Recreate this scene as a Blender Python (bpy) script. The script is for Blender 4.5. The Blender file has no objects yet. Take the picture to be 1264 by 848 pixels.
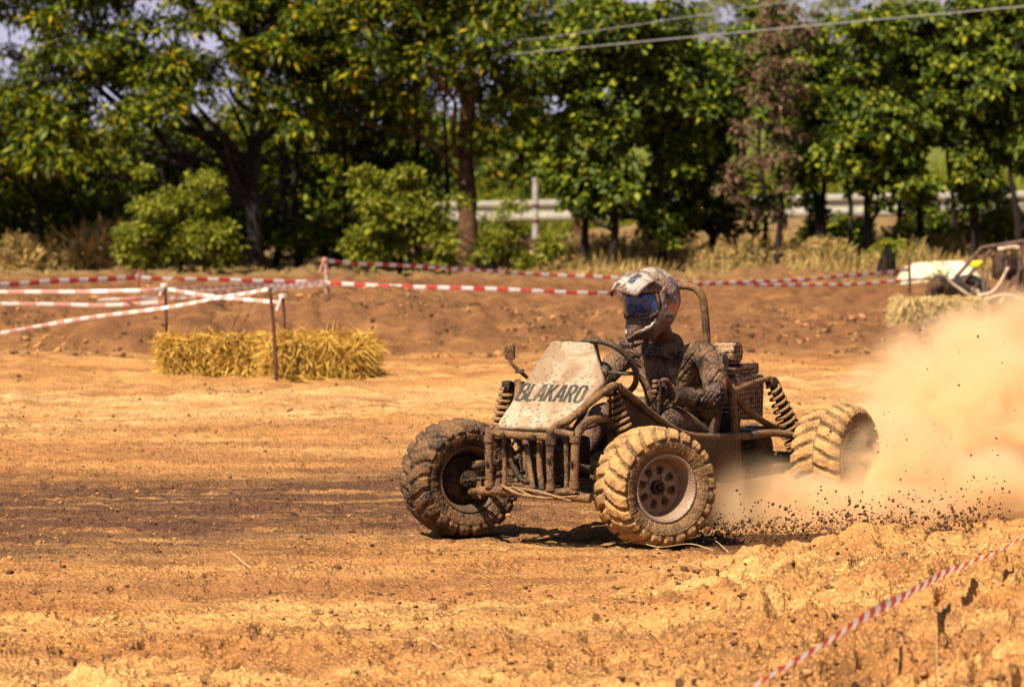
import bpy, bmesh, math, random
import numpy as np
from mathutils import Vector, Matrix, Euler
R = math.radians
rng = np.random.default_rng(7)
random.seed(7)
S = bpy.context.scene
COL = S.collection

# ------------------------------------------------------------------ camera
F_PX, CAM_H, HORIZON = 5400.0, 2.17, 145.0
PITCH = math.atan((424 - HORIZON) / F_PX)
cd = bpy.data.cameras.new('camera'); cam = bpy.data.objects.new('camera', cd); COL.objects.link(cam)
cam.location = (0, 0, CAM_H); cam.rotation_euler = (R(90) - PITCH, 0, 0)
cd.sensor_width = 36; cd.lens = 36 * F_PX / 1264; cd.clip_start = 0.5; cd.clip_end = 4000
cd.dof.use_dof = True; cd.dof.focus_distance = 22.4; cd.dof.aperture_fstop = 4.4
cd.dof.aperture_blades = 8
S.camera = cam

# ------------------------------------------------------------------ sky, sun, exposure
SUN_EL, SUN_AZ = R(54), math.atan2(-0.80, -0.60)        # direction to the sun: left and behind the camera
sun_dir = Vector((math.cos(SUN_EL) * math.cos(SUN_AZ), math.cos(SUN_EL) * math.sin(SUN_AZ), math.sin(SUN_EL)))
W = bpy.data.worlds.new('World'); S.world = W; W.use_nodes = True
nt = W.node_tree; bg = nt.nodes['Background']
sky = nt.nodes.new('ShaderNodeTexSky'); sky.sky_type = 'NISHITA'; sky.sun_disc = False
sky.sun_elevation = SUN_EL; sky.sun_rotation = math.atan2(sun_dir.x, sun_dir.y)
sky.air_density = 1.0; sky.dust_density = 2.5; sky.ozone_density = 1.5
tcw = nt.nodes.new('ShaderNodeTexCoord'); spw = nt.nodes.new('ShaderNodeSeparateXYZ'); nt.links.new(tcw.outputs['Generated'], spw.inputs[0])
hz = nt.nodes.new('ShaderNodeMapRange'); hz.interpolation_type = 'SMOOTHSTEP'; hz.inputs[1].default_value = .16; hz.inputs[2].default_value = 0.0; nt.links.new(spw.outputs[2], hz.inputs[0])
mxw = nt.nodes.new('ShaderNodeMix'); mxw.data_type = 'RGBA'; nt.links.new(hz.outputs[0], mxw.inputs[0]); nt.links.new(sky.outputs[0], mxw.inputs[6]); mxw.inputs[7].default_value = (6.0, 5.6, 7.4, 1)   # pale humid air low in the sky
nt.links.new(mxw.outputs[2], bg.inputs[0]); bg.inputs[1].default_value = 0.05
sl = bpy.data.lights.new('sun', 'SUN'); so = bpy.data.objects.new('sun', sl); COL.objects.link(so)
sl.energy = 5.0; sl.angle = R(0.55); sl.color = (1.0, 0.90, 0.74)
so.rotation_euler = (-sun_dir).to_track_quat('-Z', 'Y').to_euler()
vs = S.view_settings
vs.view_transform = 'Standard'; vs.look = 'None'; vs.gamma = 1; vs.exposure = 1.06
S.display_settings.display_device = 'sRGB'
cy = S.cycles
cy.max_bounces = 8; cy.diffuse_bounces = 1; cy.glossy_bounces = 2; cy.transmission_bounces = 3
cy.transparent_max_bounces = 8; cy.volume_bounces = 4; cy.use_denoising = True
cy.volume_step_rate = 0.5; cy.volume_max_steps = 512; cy.caustics_reflective = False; cy.caustics_refractive = False

# ------------------------------------------------------------------ helpers
def ray(px, py):
    d = Vector(((px - 632) / F_PX, 1, -(py - 424) / F_PX)); c, s = math.cos(PITCH), math.sin(PITCH)
    return Vector((d.x, d.y * c + d.z * s, -d.y * s + d.z * c))
def at(px, py, Y):
    """the place in the world seen at a pixel of the photograph, Y metres in front"""
    r = ray(px, py); return Vector((0, 0, CAM_H)) + r * (Y / r.y)

_perm = np.random.default_rng(3).permutation(512).astype(np.int64)
_ga = np.random.default_rng(4).uniform(0, 2 * math.pi, 512)
_gx, _gy = np.cos(_ga), np.sin(_ga)
def perlin(x, y, seed=0):
    x = np.asarray(x, float); y = np.asarray(y, float)
    xi = np.floor(x).astype(np.int64); yi = np.floor(y).astype(np.int64)
    xf = x - xi; yf = y - yi
    u = xf * xf * xf * (xf * (xf * 6 - 15) + 10); v = yf * yf * yf * (yf * (yf * 6 - 15) + 10)
    def g(ix, iy, fx, fy):
        h = _perm[(_perm[(ix + seed * 37) & 511] + iy) & 511]
        return _gx[h] * fx + _gy[h] * fy
    a = g(xi, yi, xf, yf); b = g(xi + 1, yi, xf - 1, yf)
    c = g(xi, yi + 1, xf, yf - 1); d = g(xi + 1, yi + 1, xf - 1, yf - 1)
    return 1.5 * ((a * (1 - u) + b * u) * (1 - v) + (c * (1 - u) + d * u) * v)
def sstep(a, b, x):
    t = np.clip((np.asarray(x, float) - a) / (b - a), 0, 1); return t * t * (3 - 2 * t)

def mesh_obj(name, verts, faces, mats=None, parent=None, smooth=False, midx=None):
    me = bpy.data.meshes.new(name)
    v = np.asarray(verts, dtype=np.float32).reshape(-1, 3)
    if isinstance(faces, np.ndarray):
        k = faces.shape[1]; n = faces.shape[0]
        me.vertices.add(len(v)); me.vertices.foreach_set('co', v.ravel())
        me.loops.add(n * k); me.loops.foreach_set('vertex_index', faces.astype(np.int32).ravel())
        me.polygons.add(n); me.polygons.foreach_set('loop_start', np.arange(0, n * k, k, dtype=np.int32))
        me.update(calc_edges=True)
    else:
        me.from_pydata(v.tolist(), [], [list(map(int, f)) for f in faces])
    if mats is not None:
        for m in (mats if isinstance(mats, (list, tuple)) else [mats]): me.materials.append(m)
    if midx is not None: me.polygons.foreach_set('material_index', np.asarray(midx, dtype=np.int32))
    if smooth: me.polygons.foreach_set('use_smooth', np.ones(len(me.polygons), dtype=bool))
    me.validate(); me.update()
    o = bpy.data.objects.new(name, me); COL.objects.link(o)
    if parent is not None: o.parent = parent
    return o
def empty(name, loc=(0, 0, 0), rz=0.0):
    o = bpy.data.objects.new(name, None); COL.objects.link(o); o.location = loc; o.rotation_euler = (0, 0, rz)
    o.empty_display_size = 0.2
    return o
def tag(o, label=None, cat=None, group=None, kind=None):
    if label: o['label'] = label
    if cat: o['category'] = cat
    if group: o['group'] = group
    if kind: o['kind'] = kind
    return o
def catmull(pts, n=6, closed=False):
    P = [np.array(p, float) for p in pts]
    if len(P) < 3 and not closed: return np.array(P)
    out = []; m = len(P); rngi = range(m if closed else m - 1)
    for i in rngi:
        p1, p2 = P[i], P[(i + 1) % m]
        p0 = P[i - 1] if (closed or i > 0) else 2 * p1 - p2
        p3 = P[(i + 2) % m] if (closed or i + 2 < m) else 2 * p2 - p1
        for t in np.linspace(0, 1, n, endpoint=False):
            out.append(.5 * ((2 * p1) + (-p0 + p2) * t + (2 * p0 - 5 * p1 + 4 * p2 - p3) * t * t + (-p0 + 3 * p1 - 3 * p2 + p3) * t ** 3))
    if not closed: out.append(P[-1])
    return np.array(out)
class MB:
    """collects simple shapes for ONE mesh"""
    def __init__(s): s.v = []; s.f = []; s.m = []; s.n = 0
    def add(s, v, f, mi=0):
        v = np.asarray(v, float).reshape(-1, 3); s.v.append(v)
        for q in f: s.f.append([int(i) + s.n for i in q]); s.m.append(mi)
        s.n += len(v); return s
    def tube(s, pts, r, seg=10, smooth=5, closed=False, mi=0, caps=True):
        p = catmull(pts, smooth, closed) if (smooth and len(pts) > 2) else np.array([np.array(q, float) for q in pts])
        n = len(p)
        if np.ndim(r) == 0: rr = np.full(n, float(r))
        else: rr = np.interp(np.linspace(0, 1, n), np.linspace(0, 1, len(r)), r)
        T = np.gradient(p, axis=0)
        if closed: T = np.roll(p, -1, 0) - np.roll(p, 1, 0)
        T /= np.linalg.norm(T, axis=1)[:, None] + 1e-9
        u = np.cross(T[0], [0, 0, 1.0]);
        if np.linalg.norm(u) < 1e-3: u = np.cross(T[0], [1.0, 0, 0])
        u /= np.linalg.norm(u); a = np.linspace(0, 2 * math.pi, seg, endpoint=False); V = []
        for i in range(n):
            u = u - T[i] * np.dot(u, T[i]); u /= np.linalg.norm(u) + 1e-9; w = np.cross(T[i], u)
            V.append(p[i] + rr[i] * (np.cos(a)[:, None] * u + np.sin(a)[:, None] * w))
        V = np.concatenate(V); Fc = []
        for i in range(n if closed else n - 1):
            j = (i + 1) % n
            for k in range(seg):
                k2 = (k + 1) % seg; Fc.append((i * seg + k, i * seg + k2, j * seg + k2, j * seg + k))
        if caps and not closed: Fc.append(tuple(range(seg))[::-1]); Fc.append(tuple((n - 1) * seg + k for k in range(seg)))
        return s.add(V, Fc, mi)
    def box(s, c, d, rot=None, mi=0, bev=0.0):
        bm = bmesh.new(); bmesh.ops.create_cube(bm, size=1)
        for v in bm.verts: v.co = Vector((v.co.x * d[0], v.co.y * d[1], v.co.z * d[2]))
        if bev: bmesh.ops.bevel(bm, geom=bm.edges[:], offset=bev, segments=2, affect='EDGES', profile=.6)
        M = Euler(rot).to_matrix() if rot is not None else Matrix.Identity(3)
        bm.verts.index_update()
        V = [M @ v.co + Vector(c) for v in bm.verts]; Fc = [[v.index for v in f.verts] for f in bm.faces]; bm.free()
        return s.add([tuple(v) for v in V], Fc, mi)
    def lathe(s, prof, n=32, axis='y', c=(0, 0, 0), mi=0, closed=False):
        """prof = (along axis, radius)"""
        a = np.linspace(0, 2 * math.pi, n, endpoint=False); V = []
        for (h, r) in prof:
            x, z = r * np.cos(a), r * np.sin(a); hh = np.full(n, h)
            V.append(np.stack({'y': (x, hh, z), 'z': (x, z, hh), 'x': (hh, x, z)}[axis], 1) + np.array(c))
        m = len(prof); Fc = []
        for i in range(m if closed else m - 1):
            j = (i + 1) % m
            for k in range(n):
                k2 = (k + 1) % n; Fc.append((i * n + k, i * n + k2, j * n + k2, j * n + k))
        return s.add(np.concatenate(V), Fc, mi)
    def coil(s, a, b, rad, wire, turns, seg=7, mi=0):
        a = np.array(a, float); b = np.array(b, float); d = b - a; L = np.linalg.norm(d); d /= L
        u = np.cross(d, [0, 1, 0.3]); u /= np.linalg.norm(u); w = np.cross(d, u)
        t = np.linspace(0, 1, int(turns * 14)); ang = t * turns * 2 * math.pi
        rd = np.interp(t, np.linspace(0, 1, len(rad)), rad) if np.ndim(rad) else np.full(len(t), rad)
        p = a + d * (t * L)[:, None] + rd[:, None] * (np.cos(ang)[:, None] * u + np.sin(ang)[:, None] * w)
        return s.tube(list(p), wire, seg, 0, mi=mi)
    def build(s, name, mat, parent=None, smooth=True):
        o = mesh_obj(name, np.concatenate(s.v), s.f, mat, parent, smooth, s.m)
        if smooth:
            me = o.data
            bm = bmesh.new(); bm.from_mesh(me)
            bmesh.ops.recalc_face_normals(bm, faces=bm.faces[:])
            for e in bm.edges:
                if len(e.link_faces) == 2 and e.calc_face_angle(0) > R(40): e.smooth = False
            bm.to_mesh(me); bm.free()
        return o
def bake(o, *mods):
    """apply modifiers, keep one plain mesh"""
    for (t, kw) in mods:
        m = o.modifiers.new(t, t)
        for k, v in kw.items(): setattr(m, k, v)
    dg = bpy.context.evaluated_depsgraph_get(); dg.update()
    me = bpy.data.meshes.new_from_object(o.evaluated_get(dg)); old = o.data
    o.modifiers.clear(); o.data = me
    if old.materials and not me.materials:
        for m in old.materials: me.materials.append(m)
    return o
def jitter(o, amp, scale, seed=0):
    me = o.data; n = len(me.vertices); co = np.empty(n * 3); no = np.empty(n * 3)
    me.vertices.foreach_get('co', co); me.vertices.foreach_get('normal', no); co = co.reshape(-1, 3); no = no.reshape(-1, 3)
    d = perlin(co[:, 0] * scale + co[:, 2] * scale * .7, co[:, 1] * scale - co[:, 2] * scale * .8, seed) * amp
    me.vertices.foreach_set('co', (co + no * d[:, None]).ravel()); me.update()

# ------------------------------------------------------------------ materials
def new_mat(name):
    m = bpy.data.materials.new(name); m.use_nodes = True
    n = m.node_tree; return m, n, n.nodes['Principled BSDF']
def nd(n, t, **kw):
    x = n.nodes.new('ShaderNode' + t)
    for k, v in kw.items():
        if hasattr(x, k): setattr(x, k, v)
        else: x.inputs[k].default_value = v
    return x
def ramp(n, fac, stops):
    r = n.nodes.new('ShaderNodeValToRGB'); e = r.color_ramp.elements
    while len(e) > 1: e.remove(e[-1])
    e[0].position = stops[0][0]; e[0].color = (*stops[0][1], 1)
    for p, c in stops[1:]:
        k = e.new(p); k.color = (*c, 1)
    n.links.new(fac, r.inputs[0]); return r.outputs[0]
def mixc(n, fac, a, b, mode='MIX'):
    x = n.nodes.new('ShaderNodeMix'); x.data_type = 'RGBA'; x.blend_type = mode
    for i, s in ((0, fac), (6, a), (7, b)):
        if isinstance(s, (int, float)): x.inputs[i].default_value = s
        elif isinstance(s, tuple): x.inputs[i].default_value = (*s, 1)
        else: n.links.new(s, x.inputs[i])
    return x.outputs[2]
def mathn(n, op, a, b=0.0, clamp=False):
    x = n.nodes.new('ShaderNodeMath'); x.operation = op; x.use_clamp = clamp
    for i, s in ((0, a), (1, b)):
        if isinstance(s, (int, float)): x.inputs[i].default_value = s
        else: n.links.new(s, x.inputs[i])
    return x.outputs[0]
def texco(n, kind='Object', scale=(1, 1, 1)):
    t = n.nodes.new('ShaderNodeTexCoord'); m = n.nodes.new('ShaderNodeMapping'); m.inputs['Scale'].default_value = scale
    n.links.new(t.outputs[kind], m.inputs[0]); return m.outputs[0]
def noise(n, co, scale, detail=5, rough=.55, dist=0.0):
    x = nd(n, 'TexNoise'); x.inputs['Scale'].default_value = scale; x.inputs['Detail'].default_value = detail
    x.inputs['Roughness'].default_value = rough; x.inputs['Distortion'].default_value = dist
    n.links.new(co, x.inputs['Vector']); return x.outputs['Fac']
def voro(n, co, scale, feat='F1'):
    x = nd(n, 'TexVoronoi'); x.feature = feat; x.inputs['Scale'].default_value = scale
    n.links.new(co, x.inputs['Vector']); return x
def bump(n, h, strength, dist, normal=None):
    b = nd(n, 'Bump'); b.inputs['Strength'].default_value = strength; b.inputs['Distance'].default_value = dist
    n.links.new(h, b.inputs['Height'])
    if normal is not None: n.links.new(normal, b.inputs['Normal'])
    return b.outputs[0]

def mud_mat(name, base, mud, dust, cover=.5, rough=.8, metal=0.0, grain=110, fleck=.5, sharp=.12):
    """a surface of colour BASE under splashed mud: patches, grains stuck on it and dry pale specks"""
    m, n, p = new_mat(name); co = texco(n)
    big = noise(n, co, 7, 6, .62); fine = noise(n, co, 38, 4, .6)
    g = voro(n, co, grain); g2 = voro(n, co, grain * .45)
    f = mathn(n, 'ADD', mathn(n, 'MULTIPLY', big, .7), mathn(n, 'MULTIPLY', fine, .3))
    t = 1 - cover
    lo = .5 + (t - .5) * .42
    cov = n.nodes.new('ShaderNodeMapRange'); cov.inputs[1].default_value = lo - sharp * .5; cov.inputs[2].default_value = lo + sharp * .5
    n.links.new(f, cov.inputs[0])
    c = mixc(n, cov.outputs[0], base, mud)
    spk = ramp(n, g.outputs['Distance'], [(0.0, (1, 1, 1)), (.34, (.55,) * 3), (.58, (0, 0, 0))])
    pat = ramp(n, noise(n, co, 14, 3), [(.32, (.12,) * 3), (.56, (1, 1, 1))])
    s = mathn(n, 'MULTIPLY', mathn(n, 'MULTIPLY', spk, pat), fleck)
    c = mixc(n, s, c, dust)
    dk = ramp(n, g2.outputs['Distance'], [(0.0, (.5,) * 3), (.16, (.9,) * 3), (.3, (1,) * 3)])
    c = mixc(n, mathn(n, 'MULTIPLY', cov.outputs[0], .7), c, mixc(n, 1.0, c, dk, 'MULTIPLY'))
    n.links.new(c, p.inputs['Base Color'])
    rr = n.nodes.new('ShaderNodeMapRange'); rr.inputs[3].default_value = rough; rr.inputs[4].default_value = .95
    n.links.new(cov.outputs[0], rr.inputs[0]); n.links.new(rr.outputs[0], p.inputs['Roughness'])
    if metal:
        mm = mathn(n, 'MULTIPLY', mathn(n, 'SUBTRACT', 1.0, cov.outputs[0], True), metal); n.links.new(mm, p.inputs['Metallic'])
    p.inputs['Specular IOR Level'].default_value = .25
    h = mathn(n, 'ADD', mathn(n, 'MULTIPLY', spk, .6), fine)
    n.links.new(bump(n, h, .7, .006), p.inputs['Normal'])
    return m
def perforate(m, pitch=.026, rad=.30):
    n = m.node_tree; p = n.nodes['Principled BSDF']; l = p.inputs['Base Color'].links[0]; src = l.from_socket
    s = nd(n, 'SeparateXYZ'); n.links.new(texco(n, 'Object', (1 / pitch,) * 3), s.inputs[0])
    fx = mathn(n, 'SUBTRACT', mathn(n, 'FRACT', mathn(n, 'ADD', s.outputs[0], 100.0)), .5); fz = mathn(n, 'SUBTRACT', mathn(n, 'FRACT', mathn(n, 'ADD', s.outputs[2], 100.0)), .5)
    d = mathn(n, 'SQRT', mathn(n, 'ADD', mathn(n, 'MULTIPLY', fx, fx), mathn(n, 'MULTIPLY', fz, fz)))
    d = mathn(n, 'ADD', d, mathn(n, 'MULTIPLY', mathn(n, 'SUBTRACT', noise(n, texco(n), 30, 3), .5), .5))
    n.links.new(mixc(n, ramp(n, d, [(rad - .04, (1, 1, 1)), (rad + .04, (0, 0, 0))]), src, (.012, .007, .006)), p.inputs['Base Color'])
def plain(name, col, rough=.7, metal=0.0, var=.25, scale=12, bmp=.3, spec=.3):
    m, n, p = new_mat(name); co = texco(n); f = noise(n, co, scale, 5)
    c = mixc(n, ramp(n, f, [(.3, (0, 0, 0)), (.7, (1, 1, 1))]), tuple(x * (1 - var) for x in col), tuple(min(1, x * (1 + var)) for x in col))
    n.links.new(c, p.inputs['Base Color']); p.inputs['Roughness'].default_value = rough; p.inputs['Metallic'].default_value = metal
    p.inputs['Specular IOR Level'].default_value = spec
    if bmp: n.links.new(bump(n, noise(n, co, scale * 4, 4), bmp, .01), p.inputs['Normal'])
    return m
def leaf_mat(name, stops, trans=.3, rough=.5):
    m, n, p = new_mat(name); g = nd(n, 'NewGeometry')
    c = ramp(n, g.outputs['Random Per Island'], stops)
    n.links.new(c, p.inputs['Base Color']); p.inputs['Roughness'].default_value = rough; p.inputs['Specular IOR Level'].default_value = .16
    tr = nd(n, 'BsdfTranslucent'); n.links.new(mixc(n, .35, c, (.22, .25, .01)), tr.inputs[0])
    mx = nd(n, 'MixShader'); mx.inputs[0].default_value = trans
    n.links.new(p.outputs[0], mx.inputs[1]); n.links.new(tr.outputs[0], mx.inputs[2])
    n.links.new(mx.outputs[0], n.nodes['Material Output'].inputs[0]); return m

M = {}
M['tube'] = mud_mat('muddy frame paint', (.022, .013, .009), (.125, .062, .027), (.40, .24, .11), .58, .6, fleck=.7, grain=110)
M['dark'] = mud_mat('dark muddy metal', (.012, .008, .006), (.07, .034, .016), (.26, .14, .06), .4, .55, fleck=.5, grain=90)
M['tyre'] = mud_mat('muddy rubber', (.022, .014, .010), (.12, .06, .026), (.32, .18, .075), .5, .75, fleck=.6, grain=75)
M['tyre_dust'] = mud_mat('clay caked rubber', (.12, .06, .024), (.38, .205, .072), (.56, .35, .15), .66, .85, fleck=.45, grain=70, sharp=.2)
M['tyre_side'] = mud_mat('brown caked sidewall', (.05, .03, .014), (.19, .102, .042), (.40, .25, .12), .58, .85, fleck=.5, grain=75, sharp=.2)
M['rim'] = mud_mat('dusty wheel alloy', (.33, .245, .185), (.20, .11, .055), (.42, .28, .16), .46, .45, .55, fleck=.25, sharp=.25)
M['rim_shade'] = mud_mat('dirty shaded wheel alloy', (.1, .065, .04), (.13, .065, .03), (.3, .17, .08), .5, .5, .3, fleck=.4)  # same alloy on the far wheels, their shade put into the colour
M['bore'] = plain('dark bore', (.008, .006, .005), .8)
M['mesh'] = mud_mat('perforated engine cover', (.03, .014, .012), (.22, .12, .07), (.46, .30, .18), .60, .75, fleck=.9, grain=58, sharp=.05)
perforate(M['mesh'])
M['spring'] = mud_mat('clay covered spring', (.07, .035, .018), (.22, .115, .05), (.42, .26, .11), .66, .6, fleck=.7)
M['rubber'] = mud_mat('steering wheel rubber', (.03, .02, .016), (.16, .09, .05), (.3, .18, .09), .42, .5, fleck=.3)
M['jersey'] = mud_mat('muddy jersey cloth', (.016, .010, .009), (.125, .069, .040), (.36, .23, .13), .57, .9, fleck=.55, grain=120, sharp=.1)
M['trousers'] = mud_mat('muddy trouser cloth', (.02, .012, .012), (.11, .055, .03), (.28, .16, .08), .45, .9, fleck=.7, grain=80)
M['glove'] = mud_mat('muddy glove', (.018, .012, .011), (.15, .075, .035), (.34, .2, .1), .5, .8, fleck=.8, grain=110)
M['skin'] = plain('sunburnt skin', (.085, .028, .018), .6)
M['helmet'] = mud_mat('white helmet shell', (.37, .32, .275), (.12, .068, .042), (.40, .31, .22), .60, .45, fleck=.55, grain=95, sharp=.1)
M['helmet_navy'] = mud_mat('navy helmet patch', (.02, .022, .06), (.16, .09, .06), (.4, .3, .22), .35, .4, fleck=.6, grain=100)
M['helmet_orange'] = mud_mat('orange helmet patch', (.42, .10, .03), (.30, .15, .06), (.6, .42, .25), .42, .4, fleck=.4, grain=100)
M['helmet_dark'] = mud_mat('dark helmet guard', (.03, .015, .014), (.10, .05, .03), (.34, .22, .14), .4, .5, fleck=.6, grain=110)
def lens_mat():
    m, n, p = new_mat('blue goggle lens'); co = texco(n)
    f = noise(n, co, 26, 5, .7); g = voro(n, co, 100)
    c = mixc(n, ramp(n, f, [(.42, (0, 0, 0)), (.58, (1, 1, 1))]), (.008, .06, .26), (.02, .015, .025))
    c = mixc(n, ramp(n, g.outputs['Distance'], [(0, (.6,) * 3), (.25, (0, 0, 0))]), c, (.10, .2, .45))
    n.links.new(c, p.inputs['Base Color']); p.inputs['Roughness'].default_value = .22; p.inputs['Specular IOR Level'].default_value = .7
    return m
M['lens'] = lens_mat()
def hood_mat():
    m, n, p = new_mat('dusty white hood'); co = texco(n)
    cl = noise(n, co, 6.5, 5, .6, .6); c = ramp(n, cl, [(.30, (.13, .08, .045)), (.46, (.21, .155, .10)), (.55, (.31, .265, .19)), (.66, (.38, .345, .265)), (.80, (.42, .385, .305))])
    sp = voro(n, co, 42); s1 = ramp(n, sp.outputs['Distance'], [(.24, (1, 1, 1)), (.40, (0, 0, 0))])
    sel = ramp(n, noise(n, co, 9, 4, .7), [(.43, (0, 0, 0)), (.50, (1, 1, 1))])
    c = mixc(n, mathn(n, 'MULTIPLY', s1, sel), c, (.07, .035, .018))
    sp2 = voro(n, co, 75); s2 = ramp(n, sp2.outputs['Distance'], [(.2, (0, 0, 0)), (.5, (1, 1, 1))])
    c = mixc(n, mathn(n, 'MULTIPLY', s2, .6), c, (.25, .15, .075))
    n.links.new(c, p.inputs['Base Color']); p.inputs['Roughness'].default_value = .6; p.inputs['Specular IOR Level'].default_value = .2
    n.links.new(bump(n, mathn(n, 'ADD', s1, cl), .3, .004), p.inputs['Normal']); return m
M['hood'] = hood_mat()
M['letter'] = mud_mat('faded dark lettering', (.028, .026, .022), (.09, .07, .05), (.26, .19, .11), .33, .7, fleck=.3, grain=140)
M['straw'] = leaf_mat('straw', [(0, (.18, .085, .015)), (.14, (.46, .24, .035)), (.5, (.60, .33, .055)), (.85, (.70, .43, .10)), (1, (.26, .13, .03))], .12, .6)
M['straw_pale'] = leaf_mat('dusty straw', [(0, (.40, .25, .09)), (.5, (.58, .40, .17)), (1, (.66, .47, .22))], .1, .8)
M['straw_core'] = plain('packed straw', (.22, .11, .025), .9, var=.6, scale=30, bmp=.8)
M['stalk'] = plain('bleached straw stalk', (.55, .40, .20), .7)
M['stake'] = plain('rusty stake', (.085, .03, .02), .8, var=.4, scale=20)
M['post_red'] = plain('red stake', (.36, .07, .05), .8, var=.4, scale=20)
M['post_white'] = plain('weathered wrapped stake', (.36, .2, .14), .8, var=.6, scale=25)
M['clod'] = plain('dirt clod', (.30, .145, .055), .95, var=.5, scale=9, bmp=.6, spec=.1)
M['clod_dark'] = plain('damp dirt clod', (.085, .04, .02), .95, var=.5, scale=9, bmp=.6, spec=.1)
def tape_mat(name, col, tr):
    m, n, p = new_mat(name); co = texco(n)
    n.links.new(mixc(n, ramp(n, noise(n, co, 9, 4), [(.45, (0, 0, 0)), (.75, (1, 1, 1))]), col, tuple(a * .6 + b * .4 for a, b in zip(col, (.45, .26, .14)))), p.inputs['Base Color'])
    p.inputs['Roughness'].default_value = .4
    t = nd(n, 'BsdfTranslucent'); t.inputs[0].default_value = (*col, 1); x = nd(n, 'MixShader'); x.inputs[0].default_value = tr
    n.links.new(p.outputs[0], x.inputs[1]); n.links.new(t.outputs[0], x.inputs[2]); n.links.new(x.outputs[0], n.nodes['Material Output'].inputs[0]); return m
M['tape_red'] = tape_mat('red tape', (.55, .035, .03), .25); M['tape_white'] = tape_mat('white tape', (.78, .72, .66), .3)
M['tape_pale'] = tape_mat('sun bleached tape', (.68, .33, .27), .3)
M['bark'] = plain('dark bark', (.014, .008, .006), .9, var=.6, scale=14, bmp=1.0)
M['bark_tan'] = plain('tan bark', (.085, .040, .018), .9, var=.9, scale=7, bmp=1.0)
G1 = [(0, (.012, .024, .002)), (.35, (.035, .055, .003)), (.65, (.10, .125, .004)), (.9, (.21, .205, .006)), (1, (.36, .22, .008))]
G2 = [(0, (.012, .026, .003)), (.4, (.042, .064, .005)), (.72, (.115, .145, .009)), (1, (.24, .235, .013))]
G3 = [(0, (.06, .085, .008)), (.5, (.165, .18, .014)), (1, (.30, .28, .025))]
G4 = [(0, (.06, .03, .02)), (.4, (.15, .08, .05)), (.7, (.24, .145, .10)), (.78, (.06, .08, .01)), (1, (.12, .14, .02))]
M['leaf_a'] = leaf_mat('glossy tree leaves', G1, .2); M['leaf_b'] = leaf_mat('broad vine leaves', G2, .16)
M['leaf_c'] = leaf_mat('pale leaves', G3, .35); M['leaf_d'] = leaf_mat('withered leaves', G4, .25, .8)
M['dry'] = leaf_mat('dry grass', [(0, (.20, .11, .035)), (.5, (.40, .25, .08)), (.85, (.52, .36, .14)), (1, (.14, .17, .025))], .2, .8)
M['rail'] = plain('galvanised rail', (.31, .28, .22), .5, .2, var=.2, scale=6, bmp=.1)
M['pole'] = plain('concrete pole', (.30, .27, .24), .8, var=.25, scale=8)
M['cable'] = plain('grey cable', (.22, .21, .20), .6)
M['wall_far'] = plain('pale render', (.50, .42, .38), .8, var=.15, scale=2); M['roof_far'] = plain('red roof tiles', (.40, .09, .07), .8, var=.3, scale=6)
M['glass_far'] = plain('window glass', (.03, .035, .04), .1, var=.1)
M['sheet'] = plain('pale plastic sheet', (.50, .45, .29), .6, var=.25, scale=4, bmp=.5)
M['yellow'] = plain('yellow plastic', (.72, .62, .02), .45, var=.1)
M['rust'] = plain('rusty cage tube', (.10, .05, .035), .7, var=.5, scale=16)
M['pale_tube'] = plain('dusty pale tube', (.46, .33, .22), .7, var=.3, scale=16)
M['black'] = plain('black rubber', (.02, .017, .015), .8)

# ================================================================== GROUND
def gauss(x, y, cx, cyy, sx, sy): return np.exp(-((x - cx) / sx) ** 2 - ((y - cyy) / sy) ** 2)
def ground_low(x, y):
    """the lie of the land without the small clods"""
    x = np.asarray(x, float); y = np.asarray(y, float)
    z = .030 * perlin(x * .5, y * .35, 1) * sstep(21, 30, y) + .012 * perlin(x * 1.3, y * 1.1, 2)
    # bank along the near right side of the track
    wob = .25 * perlin(x * .8, y * .5, 3)
    ridge = np.interp(x, [.0, .55, .95, 1.3, 1.64, 2.0, 2.46, 4.0], [0, .015, .06, .115, .185, .225, .26, .33])
    near = 1 - sstep(20.7 + wob * .6, 21.7 + wob * .6, y + .10 * x)
    slope = ridge * (.92 + .08 * np.clip((20 - y) / 5, 0, 1)) + .05 * np.clip((19 - y) / 5, 0, 1) * sstep(.5, 1.6, x)
    z = z + near * slope
    # bank behind the bales
    crest = .31 + .12 * perlin(x * .55, y * .1, 4) + .05 * perlin(x * 1.7, y * .6, 5)
    crest = crest * (1 - .75 * sstep(-1.0, 1.6, x))
    b0 = 40.0 + .5 * perlin(x * .4, 1.3, 6)
    prof = sstep(b0, b0 + 2.0, y) * (1 - .55 * sstep(44, 49, y)) * (1 - .8 * sstep(52, 60, y))
    z = z + crest * prof + .12 * gauss(x, y, -1.42, 43.2, .36, .8) + .10 * gauss(x, y, -3.7, 43.0, .8, .7)
    z = z + .05 * perlin(x * 1.4, y * .8, 8) * sstep(39.8, 42, y) * (1 - sstep(60, 70, y))
    # humps of earth before the verge on the right
    z = z + sstep(-.4, 1.5, x) * (.20 * gauss(x, y, 3.6, 56, 1.0, 1.6) + .22 * gauss(x, y, 5.4, 58, 1.2, 1.5) + .14 * gauss(x, y, 1.0, 57, 1.2, 1.6))
    z = z + .35 * sstep(60, 72, y) * sstep(-1, 7, x) - .15 * sstep(64, 80, y) * (1 - sstep(-1, 4, x))
    z = z + 2.2 * sstep(92, 150, y) * sstep(-2, 3, x) - 1.7 * sstep(76, 92, y) * (1 - sstep(-4, 0, x))
    return z
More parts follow.
